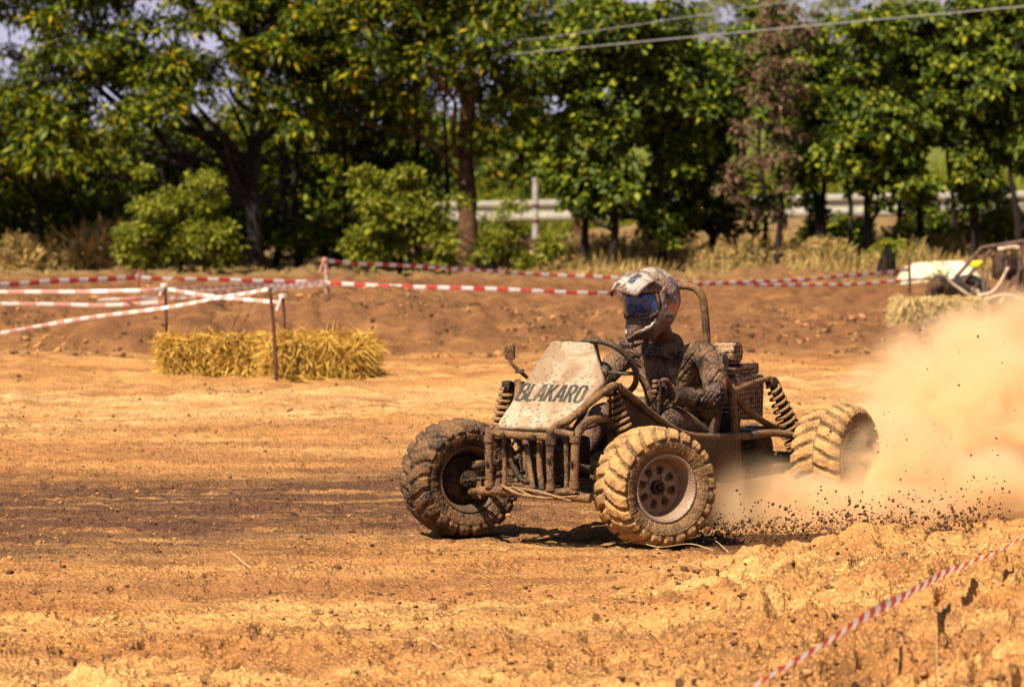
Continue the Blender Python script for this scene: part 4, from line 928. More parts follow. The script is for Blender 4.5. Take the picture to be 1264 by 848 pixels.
# ================================================================== TREES AND BRUSH
def leaf_arrays(c, d, length, width, g, fold=.25, droop=.25):
    n = len(c); d = d / (np.linalg.norm(d, axis=1)[:, None] + 1e-9)
    upv = np.array([0, 0, 1.0]) + g.normal(0, .45, (n, 3)); s = np.cross(d, upv); s /= np.linalg.norm(s, axis=1)[:, None] + 1e-9; nn = np.cross(s, d)
    L = length[:, None]; Wd = width[:, None]; dn = np.array([0, 0, -1.0]) * (droop * L)
    mid = c + d * L * .45; V = np.stack([c, mid + s * Wd * .5 - nn * Wd * fold, c + d * L + dn, mid + nn * 0, mid - s * Wd * .5 - nn * Wd * fold], 1).reshape(-1, 3)
    q = np.array([[0, 3, 2, 1], [0, 4, 2, 3]]); return V, (q[None] + (np.arange(n) * 5)[:, None, None]).reshape(-1, 4)
def clump_leaves(cent, rad, per, g, L=.14, Wd=.06, flat=.7, hang=.35):
    if L > .085: per, L, Wd = int(per * 2.05), L * .74, Wd * .74
    k = len(cent); idx = np.repeat(np.arange(k), per); n = len(idx)
    v = g.normal(0, 1, (n, 3)); v /= np.linalg.norm(v, axis=1)[:, None]; v[:, 2] = np.where(v[:, 2] < -.35, -v[:, 2], v[:, 2])
    r = g.random(n) ** .45
    P = cent[idx] + v * (rad[idx] * r)[:, None] * np.array([1, 1, flat])
    d = v * .9 + g.normal(0, .55, (n, 3)) + np.array([0, 0, -hang]); ln = L * g.uniform(.6, 1.3, n)
    return leaf_arrays(P, d, ln, ln * (Wd / L) * g.uniform(.8, 1.2, n), g)
def tree(name, lab, base, trunk_pts, tr, blobs, leafm, barkm='bark', seed=0, nclump=60, per=70, crad=(.28, .5), L=.14, Wd=.06, limbs=26, gap=.15, group=None, cat='tree', hang=.35, shell=.45, twig=.02):
    """trunk_pts relative to the base; blobs = (cx, cy, cz, rx, ry, rz) crown masses relative to the base"""
    g = np.random.default_rng(seed); r = empty(name, base); tag(r, lab, cat, group)
    vol = np.array([b[3] * b[4] * b[5] for b in blobs]) ** .8; pick = g.choice(len(blobs), nclump, p=vol / vol.sum()); B = np.array(blobs)[pick]
    v = g.normal(0, 1, (nclump, 3)); v /= np.linalg.norm(v, axis=1)[:, None]; rr = (shell + (1 - shell) * g.random(nclump)) ** .6
    C = B[:, :3] + v * rr[:, None] * B[:, 3:]
    keep = (perlin(C[:, 0] * 1.1 + seed, C[:, 2] * 1.3, seed + 1) + .3 * perlin(C[:, 1] * 2, C[:, 2] * 2, seed)) > -gap * -1 - .62 if gap < 0 else perlin(C[:, 0] * 1.2 + seed, C[:, 2] * 1.4, seed + 1) > -.75 + gap
    C = C[keep]; C = C[C[:, 2] + base[2] > base[2] + .12]
    rad = g.uniform(*crad, len(C)); V, Fc = clump_leaves(C, rad, per, g, L, Wd, hang=hang)
    t = MB()
    if trunk_pts:
        tp = catmull(trunk_pts, 6); n = len(tp); t.tube(list(tp), list(tr * np.linspace(1, .32, n) * (1 + .35 * np.exp(-np.arange(n) / 2.0))), 10, 0)
        top = max(1, int(n * .3)); limbp = [tp[top:]]
        for b in blobs:                                    # one crooked limb into each crown mass
            for rep_ in range(2 if b[3] > 1.1 else 1):
                e = np.array(b[:3]) + g.normal(0, .45, 3) * np.array(b[3:]) ; hz = np.linalg.norm(e[:2] - tp[:, :2].mean(0))
                j = int(np.argmin(np.abs(tp[:, 2] - (e[2] - .2 - .75 * hz)))); j = min(max(j, top), n - 1); a = tp[j]; d = e - a; ln = np.linalg.norm(d)
                if ln < .3: continue
                pts = [a] + [a + d * f_ + g.normal(0, .06 * ln ** .6, 3) + np.array([0, 0, .10 * ln * math.sin(f_ * 3.1)]) for f_ in (.25, .5, .75)] + [e]
                pp = catmull(pts, 6); t.tube(list(pp), list(min(tr * .55, .022 + .016 * ln) * np.linspace(1, .3, len(pp))), 7, 0); limbp.append(pp[5:])
        LP = np.concatenate(limbp)
        for c in C[g.choice(len(C), min(limbs, len(C)), replace=False)]:
            dd = np.linalg.norm(LP - c, axis=1) + .5 * np.maximum(LP[:, 2] - c[2], 0); a = LP[int(np.argmin(dd))]; ln = np.linalg.norm(c - a)
            if ln < .1: continue
            m1 = a + (c - a) * .4 + g.normal(0, .10 * ln, 3); m2 = a + (c - a) * .75 + g.normal(0, .10 * ln, 3)
            t.tube([tuple(a), tuple(m1), tuple(m2), tuple(c)], [.010 + .008 * ln, .009 + .004 * ln, .008, .004], 6, 4)
        o = t.build('trunk', M[barkm], r); jitter(o, tr * .18, 5, seed)
    mesh_obj('crown', V, Fc, M[leafm], r)
    return r
def G(px, Y, dz=0.0): x = at(px, 340, Y).x; return (x, Y, ground_z(x, Y) + dz)
# big spreading tree at the left
tree('spreading_tree', 'large spreading tree at left with dark forked limbs and sky showing through', G(313, 60), [(0, 0, -.1), (.02, 0, .6), (-.05, 0, 1.3), (.05, .1, 2.2), (.0, .1, 3.4), (.1, 0, 5.0)], .13,
     [(-1.0, 0, 3.3, 2.0, 1.3, .9), (-2.6, .2, 3.2, 1.6, 1.2, 1.1), (-2.9, 0, 2.0, 1.0, .9, .7), (.6, .2, 3.6, 1.2, 1.2, 1.1), (-2.1, -.2, 2.45, 1.4, .9, .55), (-.8, -.3, 2.6, 1.1, .8, .5), (.9, -.3, 2.7, .9, .7, .6), (-1.3, -.9, 2.15, 1.2, .5, .45), (-.2, -.9, 2.7, .9, .5, .5), (.7, -.8, 2.1, .6, .4, .45), (-2.4, -.8, 1.7, .9, .5, .35), (-1.6, 0, 4.8, 2.6, 1.5, 1.0), (.5, 0, 5.2, 1.6, 1.3, 1.0), (1.0, 0, 2.2, .7, .7, .5)], 'leaf_a', seed=31, nclump=450, per=52, crad=(.22, .40), L=.17, Wd=.07, limbs=130, gap=.30, hang=.6)
tree('leaning_tree', 'slim tree with pale twisting branches at the far left edge', G(40, 62), [(0, 0, -.1), (.1, 0, .8), (-.1, 0, 1.7), (.2, 0, 3.0), (.3, 0, 4.6)], .07,
     [(.0, 0, 3.6, 1.6, 1.1, .9), (-.6, 0, 2.2, .9, .8, .6), (.2, 0, 5.0, 1.7, 1.1, .9)], 'leaf_a', seed=32, nclump=110, per=50, crad=(.2, .36), L=.16, Wd=.06, limbs=40, gap=.36, hang=.6)
tree('broad_tree', 'tall dark tree with thick tan trunk behind the long striped tape', G(575, 60), [(0, 0, -.1), (.03, 0, .8), (.0, 0, 1.7), (.06, 0, 2.8), (.0, .1, 4.2), (.1, .1, 5.6)], .155,
     [(-.2, 0, 3.0, 1.5, 1.4, 1.0), (-1.1, .1, 3.4, 1.3, 1.2, 1.1), (.7, -.3, 3.2, 1.1, 1.1, .8), (0, 0, 4.6, 1.9, 1.5, 1.1), (-.3, .2, 2.0, 1.2, .8, .6)], 'leaf_a', 'bark_tan', seed=33, nclump=190, per=62, crad=(.26, .46), L=.16, Wd=.065, limbs=60, gap=.12, hang=.5)
tree('dense_tree', 'dark dense tree filling the gap between the spreading tree and thick trunk', G(455, 63), [(0, 0, -.1), (-.05, 0, 1.2), (.05, 0, 2.4), (0, 0, 4.2), (0, 0, 5.5)], .10,
     [(0, 0, 3.2, 1.2, 1.1, 1.2), (.2, 0, 4.8, 1.5, 1.2, 1.0), (-.3, 0, 2.2, .9, .8, .6)], 'leaf_a', seed=34, nclump=130, per=62, crad=(.26, .45), L=.16, Wd=.065, limbs=40, gap=.15, hang=.5)
for k, (px, Y, dx) in enumerate(((338, 62, .15), (372, 61.5, -.1), (420, 62.5, .1), (520, 63, -.1), (548, 62, .05))):
    tree('slender_tree', ['thin dark trunk close behind the spreading tree', 'thin bare dark trunk standing free between the spreading tree and the wrapped stake', 'thin dark trunk above the wrapped stake', 'thin dark trunk left of the thick tan trunk, farther of two', 'thin dark trunk almost touching the thick tan trunk'][k], G(px, Y), [(0, 0, -.1), (dx, 0, 1.0), (dx * .3, 0, 2.2), (dx * 1.6, 0, 3.8)], .05 + .01 * (k % 2),
         [(dx, 0, 3.6, .7, .7, .9), (dx, 0, 4.8, .8, .8, .7)], 'leaf_a', seed=50 + k, nclump=34, per=50, crad=(.24, .42), L=.15, Wd=.06, limbs=14, gap=.1, hang=.5, group='slender trees under the canopy')
# vine draped trees on the right
vine = [(722, 59.0, 3.05, .62), (752, 58.4, 3.35, .80), (815, 58.8, 3.3, .75), (872, 59.8, 2.70, .60), (1012, 60, 3.15, .62), (1072, 59, 3.4, .72), (1138, 60, 3.3, .70), (1200, 59.5, 3.5, .62), (1258, 59, 3.3, .72)]
vl = ['leafy vine covered tree directly behind the concrete pole', 'leafy vine covered tree above and left of the helmet', 'leafy vine covered tree rising straight above the helmet', 'lower leafy vine covered tree beside the withered brown one',
      'vine covered tree just right of the withered brown one', 'tall vine covered tree above the small stumpy palm', 'vine covered tree above the pale plastic sheet', 'vine covered tree with a pointed top above the second buggy', 'vine covered tree cut by the right edge of the photo']
for k, (px, Y, h, w) in enumerate(vine):
    b = G(px, Y); g = np.random.default_rng(300 + k); bl = []
    low = (1.75 if px > 980 else 1.38) + .2 * math.sin(k * 2.3)
    zz = low
    for _ in range(2 if k % 2 else 1): bl.append((g.normal(0, .35), g.normal(-.1, .12), low - g.uniform(.25, .75), .20, .2, .26))
    while zz < h + .1:
        wz = w * (.75 + .35 * math.sin(zz * 2.1 + k)) * (1 if zz < h * .8 else .7); bl.append((g.normal(0, .16), g.normal(0, .12), zz, wz, wz * .9, .40)); zz += .42
    tree('vine_tree', vl[k], b, [(0, 0, -.1), (g.normal(0, .05), 0, .7), (g.normal(0, .08), 0, 1.6), (g.normal(0, .1), 0, h - .4)], .06, bl, 'leaf_b', seed=60 + k, nclump=120, per=46, crad=(.15, .30), L=.125, Wd=.10, limbs=26, gap=.12, group='vine covered trees along the road', hang=.75, shell=.55)
for k, (px, Y, h) in enumerate(((1045, 62, 1.6), (1105, 62.5, 1.7), (1172, 62, 1.6), (1225, 62.3, 1.7), (940, 61.5, 1.8))):
    tree('thin_tree', ['thin dark sapling trunk crossing the guardrail left of the stumpy palm', 'thin dark sapling trunk crossing the guardrail above the stumpy palm', 'thin dark sapling trunk crossing the guardrail over the white sheet', 'thin dark sapling trunk crossing the guardrail over the far buggy', 'thin sapling among the withered brown creepers'][k], G(px, Y), [(0, 0, -.1), (.06, 0, .8), (-.04, 0, h), (.05, 0, h + .9)], .045, [(0, 0, h + .6, .5, .5, .6), (0, 0, h + 1.4, .55, .5, .6)], 'leaf_b', seed=90 + k, nclump=34, per=46, crad=(.16, .3), L=.125, Wd=.1, limbs=12, gap=.1, group='thin saplings before the guardrail', hang=.7)
tree('withered_tree', 'tree hung with withered pinkish brown creepers between the green vine trees', G(955, 58.6), [(0, 0, -.1), (.1, 0, 1.0), (0, 0, 2.0), (.15, 0, 3.3)], .05,
     [(-.25, 0, 1.2, .5, .4, .5), (-.1, -.1, 2.0, .45, .4, .6), (.05, -.1, 2.8, .5, .4, .55), (.15, 0, 3.4, .45, .4, .4)], 'leaf_d', seed=80, nclump=105, per=22, crad=(.10, .22), L=.11, Wd=.055, limbs=60, gap=.45, hang=1.0)
tree('distant_tree', 'sunlit pale green tree far off in the gap under the power lines', G(915, 92), [(0, 0, -.1), (0, 0, 2), (.2, 0, 4.6)], .15, [(0, 0, 3.6, 1.3, 1.2, 1.4), (-.4, 0, 2.4, 1.4, 1.2, .9), (.5, 0, 2.6, 1.4, 1.2, 1.0), (.1, 0, 4.7, .8, .8, .6)], 'leaf_c', seed=81, nclump=170, per=60, crad=(.3, .55), L=.16, Wd=.06, limbs=30, gap=.1)
tree('distant_tree', 'far pale tree mostly hidden behind the tall vine tree', G(1085, 95), [(0, 0, -.1), (0, 0, 2), (.2, 0, 4.6)], .15, [(0, 0, 3.6, 1.8, 1.2, 1.2), (-1.2, 0, 2.4, 1.4, 1.2, .9), (1.5, 0, 2.6, 1.8, 1.2, 1.0)], 'leaf_c', seed=82, nclump=160, per=50, crad=(.3, .55), L=.18, Wd=.07, limbs=20, gap=.1)
# bushes
bushes = [('leaf_c', 'rounded yellow green bush under the spreading tree', 222, 58.0, [(0, 0, 1.0, .62, .5, .5), (-.35, 0, .55, .5, .45, .45), (.4, 0, .5, .5, .45, .45)], 80, .12, .05),
          ('leaf_a', 'dark green bush at the foot of the spreading tree trunk', 290, 62.5, [(0, 0, .7, .8, .6, .6)], 60, .13, .05),
          ('leaf_c', 'green bush with yellow highlights left of the thick tan trunk', 492, 58.2, [(0, 0, 1.0, .55, .45, .5), (.35, 0, .5, .45, .4, .4), (-.4, 0, .5, .45, .4, .4)], 66, .13, .06),
          ('leaf_a', 'lower dark bush left of the wrapped stake', 415, 61.0, [(0, 0, .45, .8, .5, .4), (.6, 0, .5, .6, .5, .4)], 50, .12, .05),
          ('leaf_a', 'dark bush at the far left under the leaning tree', 60, 63.2, [(0, 0, .8, 1.3, .7, .8), (1.1, 0, .7, .8, .6, .6)], 110, .14, .055),
          ('leaf_c', 'small sunlit bush touching the right of the thick tan trunk', 607, 58.9, [(0, 0, .35, .28, .3, .35), (.15, 0, .75, .25, .3, .25)], 26, .11, .05),
          ('leaf_b', 'leafy green bush hanging over the rail beside the withered creepers', 905, 60.0, [(0, 0, 1.0, .45, .4, .28), (-.5, 0, .95, .35, .3, .25)], 36, .12, .09),
          ('leaf_b', 'small broad leaved bush low in front of the rail above the helmet', 830, 60.3, [(0, 0, .95, .5, .4, .3), (-.6, 0, 1.1, .4, .3, .3)], 36, .12, .09),
          ('leaf_c', 'yellow green weedy bush behind the stumpy palm', 1070, 61.2, [(-.2, 0, .35, .5, .4, .3), (.5, 0, .3, .5, .4, .3)], 44, .11, .04),
          ('leaf_c', 'yellow green weedy bush behind the far buggy', 1215, 60.6, [(0, 0, .45, .8, .4, .4)], 55, .11, .04),
          ('leaf_b', 'dark leafy shrub under the rail left of the stumpy palm', 1030, 62.6, [(0, 0, .5, .55, .4, .4)], 34, .12, .08),
          ('leaf_b', 'dark leafy shrub under the rail between palm and far buggy', 1160, 62.8, [(0, 0, .5, .6, .4, .42), (.6, 0, .4, .4, .4, .3)], 40, .12, .08),
          ('leaf_a', 'dark shrub at the right edge under the rail', 1250, 62.6, [(0, 0, .55, .5, .4, .45)], 32, .12, .06),
          ('leaf_c', 'low green weeds in front of the pale plastic sheet', 1150, 54.6, [(0, 0, .10, .22, .16, .08)], 9, .08, .025)]
for k, (lm, lab, px, Y, bl, nc, L, wd) in enumerate(bushes):
    gb = np.random.default_rng(500 + k); tall = max(b[2] + b[5] for b in bl)
    if tall > .6: bl = [(b[0], b[1], b[2] * .82, b[3], b[4], b[5] * .7) for b in bl] + [(gb.normal(0, .45), gb.normal(0, .2), gb.uniform(.25, 1.0) * tall, .16, .16, .20) for _ in range(7)]; nc = int(nc * 1.1)
    tree('bush', lab, G(px, Y), [(0, 0, -.05), (.03, 0, .5 * bl[0][2]), (0, 0, bl[0][2])], .03 if bl[0][2] > .2 else .012, bl, lm, seed=120 + k, nclump=nc, per=52, crad=(.13, .26), L=L, Wd=wd, limbs=16, gap=.05, cat='bush', shell=.3, hang=.25)
# shady undergrowth: bushes behind the first trees, each its own
for k in range(7):
    px = -30 + k * 85
    tree('shade_bush', ['shaded bush behind the leaning tree', 'shaded bush left of the yellow green bush', 'shaded bush behind the yellow green bush', 'shaded bush right behind the spreading trunk', 'shaded bush above the wrapped stake', 'shaded bush behind the slender trunks', 'shaded bush behind the highlighted bush', 'shaded bush behind the thick tan trunk', 'shaded bush left of the concrete pole'][k],
         G(px, 64.5 + .7 * (k % 3)), [(0, 0, -.05), (.03, 0, .6), (0, 0, 1.6)], .05, [(0, 0, .8, .8, .7, .8), (.1, 0, 1.7 - .2 * (k % 2), .8, .7, .6)], 'leaf_a', seed=150 + k, nclump=58 if k < 8 else 30, per=48, crad=(.26, .44), L=.16, Wd=.075, limbs=12, gap=0, cat='bush', group='bushes in the shade under the trees')
for k, px in enumerate((-170, -330, 1380, 1530)):
    tree('outer_tree', ['broad leafy tree just past the left edge', 'leafy tree farthest out past the left edge', 'heart leaved tree just past the right edge', 'heart leaved tree farthest out past the right edge'][k], G(px, 60.5), [(0, 0, -.1), (.05, 0, 1.2), (0, 0, 2.4), (.1, 0, 4)], .1, [(0, 0, 3.2, 1.3, 1.1, 1.1), (.3, 0, 4.6, 1.2, 1.1, .9), (-.3, 0, 1.6, 1.0, .8, .9)], 'leaf_a' if k < 2 else 'leaf_b', seed=240 + k, nclump=120, per=48, crad=(.26, .44), L=.16, Wd=.075, limbs=30, gap=.1, group='trees outside the photo')
for k, px in enumerate((-20, 95, 215, 330, 440, 540, 640)):
    tree('hedge_tree', ['distant hedge tree at the far left edge', 'distant hedge tree behind the house side of the spreading crown', 'distant hedge tree seen through the spreading limbs', 'distant hedge tree behind the spreading trunk', 'distant hedge tree behind the slender trunks', 'distant hedge tree behind the thick tan trunk', 'distant hedge tree left of the concrete pole'][k],
         G(px, 86 + (k % 3)), [(0, 0, -.1), (.05, 0, 1.2), (0, 0, 2.2)], .1, [(0, 0, 1.2, 1.2, .8, 1.0), (.1, 0, 2.2 - .5 * (k < 3), 1.0, .8, .6), (-.5, 0, .5, 1.2, .8, .6)], 'leaf_a', seed=200 + k, nclump=95, per=40, crad=(.35, .6), L=.22, Wd=.11, limbs=14, gap=0, group='hedge trees far behind the road')
# palm like stump plant
def stump_palm():
    b = G(1093, 56.5); r = empty('stumpy_palm', b); tag(r, 'small stumpy palm with dark trunk on the dry verge by the plastic sheet', 'palm')
    MB().tube([(0, 0, -.1), (.02, 0, .2), (.08, 0, .48)], [.14, .12, .075], 12).build('trunk', M['bark'], r)
    g = np.random.default_rng(5); V, Fs, k = [], [], 0
    for i in range(13):
        a = i * 2.4; e = g.uniform(.1, .8); d = np.array([math.cos(a), math.sin(a), 0]); P = [np.array([.08, 0, .48]) + d * t * .42 + np.array([0, 0, e * .35 * t - .42 * t * t]) for t in np.linspace(.05, 1, 22)]
        c = np.repeat(np.array(P), 2, 0); s = np.cross(d, [0, 0, 1]); D = np.tile(np.stack([s, -s]), (22, 1)) + d * .6
        ln = np.repeat(.10 * (1 - np.linspace(0, 1, 22) * .6), 2); v, f = leaf_arrays(c, D, ln, np.full(44, .022), g, .1, .3); V.append(v); Fs.append(f + k); k += len(v)
    mesh_obj('crown', np.concatenate(V), np.concatenate(Fs), M['leaf_c'], r)
stump_palm()
def dry_things():
    g = np.random.default_rng(77)
    # countless dry grass of the verge
    n = 60000; Y = g.uniform(54.5, 66, n); X = g.uniform(-.15, .15, n) * Y
    dens = perlin(X * .7, Y * .6, 41) + .5 * g.random(n) + .40 * sstep(-.5, 2, X) - .45 * sstep(57.5, 55, Y); k = dens > .22; X, Y = X[k], Y[k]; n = len(X)
    h = g.uniform(.07, .26, n) * (1 + .9 * perlin(X * .8, Y * .5, 42)) * sstep(54, 59, Y) * (.45 + .95 * sstep(-.5, 2, X))
    P = np.stack([X, Y, ground_low(X, Y) - .02], 1); D = g.normal(0, .38, (n, 3)) + np.array([.12, -.05, 1])
    V, Fc = blades(P, D, np.maximum(h, .05), g.uniform(.006, .014, n), g, .4)
    tag(mesh_obj('dry_grass', V, Fc, M['dry']), 'dry yellow grass covering the verge below the trees', 'grass', kind='stuff')
    n = 16000; Y = g.uniform(82, 92, n); X = g.uniform(-.17, .17, n) * Y; P = np.stack([X, Y, ground_low(X, Y)], 1)
    V, Fc = blades(P, g.normal(0, .3, (n, 3)) + np.array([0, 0, 1]), g.uniform(.3, 1.1, n), g.uniform(.012, .03, n), g, .4)
    tag(mesh_obj('tall_grass', V, Fc, M['leaf_c']), 'tall bright green grass beyond the guardrail', 'grass', kind='stuff')
    # bushes of dead stalks
    spots = [(130, 60.2, .9, 1.0), (30, 60.5, .6, .8), (700, 60.4, .62, 1.1), (765, 60.2, .66, .95), (640, 61.2, .5, .8), (830, 59.2, .55, .9), (900, 58.8, .5, .9), (965, 59, .6, .9), (1010, 58.2, .5, .7), (1180, 60, .6, .8)]
    lab = ['tan dead brush left of the yellow green bush', 'tan dead brush at the far left edge', 'tall tan dead brush left of and above the helmet', 'tan dead brush directly behind the helmet', 'dead brush below the concrete pole', 'short dry brush right of the helmet under the rail', 'short dry brush beneath the leafy bush by the rail', 'dry brush under the withered creepers', 'low dry brush left of the stumpy palm', 'dry brush behind the plastic sheet']
    for i, (px, Y, h, w) in enumerate(spots):
        b = G(px, Y); r = empty('dead_brush', b); tag(r, lab[i], 'dry bush', 'dead brush on the verge'); n = 620
        P = np.stack([np.clip(g.normal(0, w * .28, n), -w * .5, w * .5), np.clip(g.normal(0, .22, n), -.35, .35), g.random(n) ** 1.5 * h * .55 - .02], 1); D = np.stack([g.normal(.1, .55, n), g.normal(-.05, .5, n), g.uniform(.1, 1.0, n)], 1)
        V, Fc = blades(P, D, g.uniform(.18, .5, n) * h, g.uniform(.008, .02, n), g, .5); mesh_obj('stalks', V, Fc, M['dry'], r)
        C = np.stack([np.clip(g.normal(0, w * .3, 26), -w * .5, w * .5), np.clip(g.normal(0, .2, 26), -.3, .3), g.uniform(.1, h * .8, 26)], 1); V, Fc = clump_leaves(C, g.uniform(.1, .2, 26), 22, g, .09, .03); mesh_obj('withered_leaves', V, Fc, M['dry'], r)
dry_things()

# ================================================================== GUARDRAIL, POLE, CABLES, HOUSE
def guardrail():
    a, b = at(540, 262, 82), at(1420, 248, 66); a = Vector((a.x, a.y, a.z)); b = Vector((b.x, b.y, b.z)); d = (b - a); L = d.length; d.normalize(); s = d.cross(Vector((0, 0, 1))).normalized(); up = s.cross(d)
    r = empty('guardrail', (a.x, a.y, ground_z(a.x, a.y))); o0 = Vector(r.location); tag(r, 'pale metal guardrail along the road behind the trees', 'guardrail')
    prof = [(.19, .0), (.155, .045), (.10, .05), (.065, 0), (.0, -.025), (-.065, 0), (-.10, .05), (-.155, .045), (-.19, 0)]
    V = []
    for e in (a, b):
        for z, o in prof + [(z, o - .008) for z, o in prof[::-1]]: V.append(tuple(e + up * z + s * o - o0))
    k = len(prof) * 2; MB().add(V, [(i, (i + 1) % k, k + (i + 1) % k, k + i) for i in range(k)]).build('rail_beam', M['rail'], r, False)
    n = int(L / 2.0)
    for i in range(n + 1):
        q = a + d * (i * 2.0 + .4); gz = ground_z(q.x, q.y); MB().box(tuple(Vector((q.x, q.y, (gz + q.z + .2) / 2 - .1)) - o0 - s * .09), (.11, .11, q.z + .2 - gz + .2), bev=.01).build('rail_post', M['stake'], r, False)
guardrail()
def pole():
    p = at(661, 272, 74); gz = ground_z(p.x, p.y); r = empty('roadside_pole', (p.x, p.y, gz)); tag(r, 'slim pale concrete pole by the guardrail under the canopy', 'pole'); h = at(661, 222, 74).z - gz
    MB().tube([(0, 0, -.3), (0, 0, h)], [.055, .05], 14, 0).lathe([(h - .02, .062), (h + .02, .062), (h + .03, .0003)], 14, 'z').build('shaft', M['pole'], r)
    for z in (.40, .62): MB().lathe([(h * z - .03, .058), (h * z - .03, .064), (h * z + .03, .064), (h * z + .03, .058)], 14, 'z', closed=True).build('band', M['stake'], r)
pole()
for k, (q, lab) in enumerate((([(330, 110, 78), (560, 76, 63), (680, 63, 57), (960, 36, 55), (1290, 6, 54)], 'lowest and thickest grey cable crossing in front of the vine trees'), ([(330, 82, 78), (560, 56, 63), (680, 46, 57.5), (960, 4, 57), (1290, -52, 57)], 'grey cable slanting steeply up across the treetops'), ([(560, 47, 70), (760, 31, 70), (960, 10, 70), (1290, -16, 70)], 'thin dark cable farther back near the top edge'), ([(700, 44, 78), (880, 26, 78), (1060, 12, 78), (1290, 2, 78)], 'faint cable seen against the sky gap'))):
    c = MB().tube([tuple(at(*x)) for x in q], [.008, .0055, .005, .006][k], 6, 8).build('power_line', M['cable'], None); tag(c, lab, 'cable', 'overhead power lines')
def house():
    p = at(40, 250, 96); r = empty('house', (p.x, p.y, -1.75)); tag(r, 'far pale house with red roof glimpsed through the left tree', 'house')
    w = MB().box((0, 0, 1.0), (2.6, 2.2, 2.4)); w.build('wall', M['wall_far'], r, False)
    V = [(-1.6, -1.35, 2.12), (1.6, -1.35, 2.12), (1.6, 1.35, 2.12), (-1.6, 1.35, 2.12), (-1.3, 0, 2.8), (1.3, 0, 2.8), (-1.6, -1.35, 2.2), (1.6, -1.35, 2.2), (1.6, 1.35, 2.2), (-1.6, 1.35, 2.2)]
    MB().add(V, [(0, 3, 2, 1), (0, 1, 7, 6), (1, 2, 8, 7), (2, 3, 9, 8), (3, 0, 6, 9), (6, 7, 5, 4), (8, 9, 4, 5), (7, 8, 5), (9, 6, 4)]).build('roof', M['roof_far'], r, False)
    for x in (-.6, .6):
        f = MB().box((x, -1.115, 1.2), (.6, .05, .8)).build('window', M['pole'], r, False); MB().box((x, -1.145, 1.2), (.5, .03, .7)).build('pane', M['glass_far'], f, False)
house()

# ================================================================== FAR BUGGY, SHEET, STRAW ON THE GROUND
def far_buggy():
    Y = 48.5; p = at(1215, 395, Y); gz = ground_z(p.x, Y); o = Vector((p.x, Y, gz)); r = empty('cage_buggy', o); tag(r, 'second buggy with rusty open tube cage waiting at the right edge', 'buggy')
    def q(px, py, dy=0.0): return tuple(at(px, py, Y + dy) - o)
    c = MB()
    for dy, ox in ((0, 0), (1.1, 14)):
        c.tube([q(1174 + ox, 349, dy), q(1212 + ox, 306, dy), q(1264 + ox, 298, dy), q(1330 + ox, 300, dy), q(1352 + ox, 360, dy)], .022, 8, 0)
        c.tube([q(1174 + ox, 349, dy), q(1205 + ox, 372, dy), q(1250 + ox, 372, dy), q(1352 + ox, 372, dy)], .018, 8, 4)
        c.tube([q(1264 + ox, 298, dy), q(1252 + ox, 372, dy)], .018, 8, 0)
    for a in ((1174, 349), (1212, 306), (1264, 298), (1330, 300)): c.tube([q(a[0], a[1], 0), q(a[0] + 14, a[1], 1.1)], .016, 8, 0)
    c.build('cage', M['rust'], r)
    g = MB()
    for i in range(6): g.tube([q(1229 + i * 5, 314, .2), q(1231 + i * 4.6, 340, .2)], .008, 6, 0)
    for i in range(5): g.tube([q(1228, 316 + i * 5.4, .2), q(1255, 315 + i * 5.4, .2)], .008, 6, 0)
    g.build('grille', M['rust'], r)
    b = MB(); b.box(q(1244, 330, .55), (.30, .5, .28), bev=.03); b.box(q(1290, 345, .5), (.6, .7, .3), bev=.05); b.build('body', M['dark'], r)
    b = MB(); b.tube([q(1232, 309, .1), q(1246, 305, .1), q(1258, 307, .1)], [.03, .045, .03], 10); b.build('headlight', M['pale_tube'], r)
    b = MB(); b.box(q(1206, 326, .15), (.14, .12, .07), bev=.02); b.build('number_plate', M['yellow'], r)
    s = MB()
    for (a, e) in (((1196, 372), (1206, 350)), ((1215, 368), (1213, 332)), ((1219, 366), (1218, 333)), ((1238, 368), (1243, 318)), ((1244, 355), (1252, 342)), ((1232, 376), (1264, 328))): s.tube([q(*a, -.1), q(*e, .1)], .013, 8, 0)
    s.build('suspension', M['rust'], r)
    s = MB()
    for pts in ([(1167, 344), (1185, 357), (1206, 371)], [(1213, 371), (1240, 364), (1264, 370), (1300, 378)], [(1205, 380), (1212, 368)], [(1234, 376), (1242, 362)], [(1206, 366), (1228, 358), (1245, 330)]): s.tube([q(*x, -.25) for x in pts], .017, 8, 4)
    s.build('front_arm', M['pale_tube'], r)
    for px, py, dy, rr in ((1172, 372, -.1, .25), (1196, 366, 1.2, .25), (1312, 384, -.1, .28)):
        w = MB(); cc = q(px, py, dy); w.lathe([(-.07, .14), (-.10, .17), (-.10, rr - .03), (-.06, rr), (.06, rr), (.10, rr - .03), (.10, .17), (.07, .14)], 32, 'y', cc, closed=True); ob = w.build('wheel', M['black'], r)
        MB().lathe([(-.06, .0003), (-.06, .14), (.06, .14), (.06, .0003)], 20, 'y', cc).build('rim', M['pale_tube'], ob)
    t = MB(); t.tube([q(1146, 372, -.2), q(1160, 352, -.2), q(1180, 366, -.2)], [.05, .13, .06], 10); t.build('front_fairing', M['dark'], r)
far_buggy()
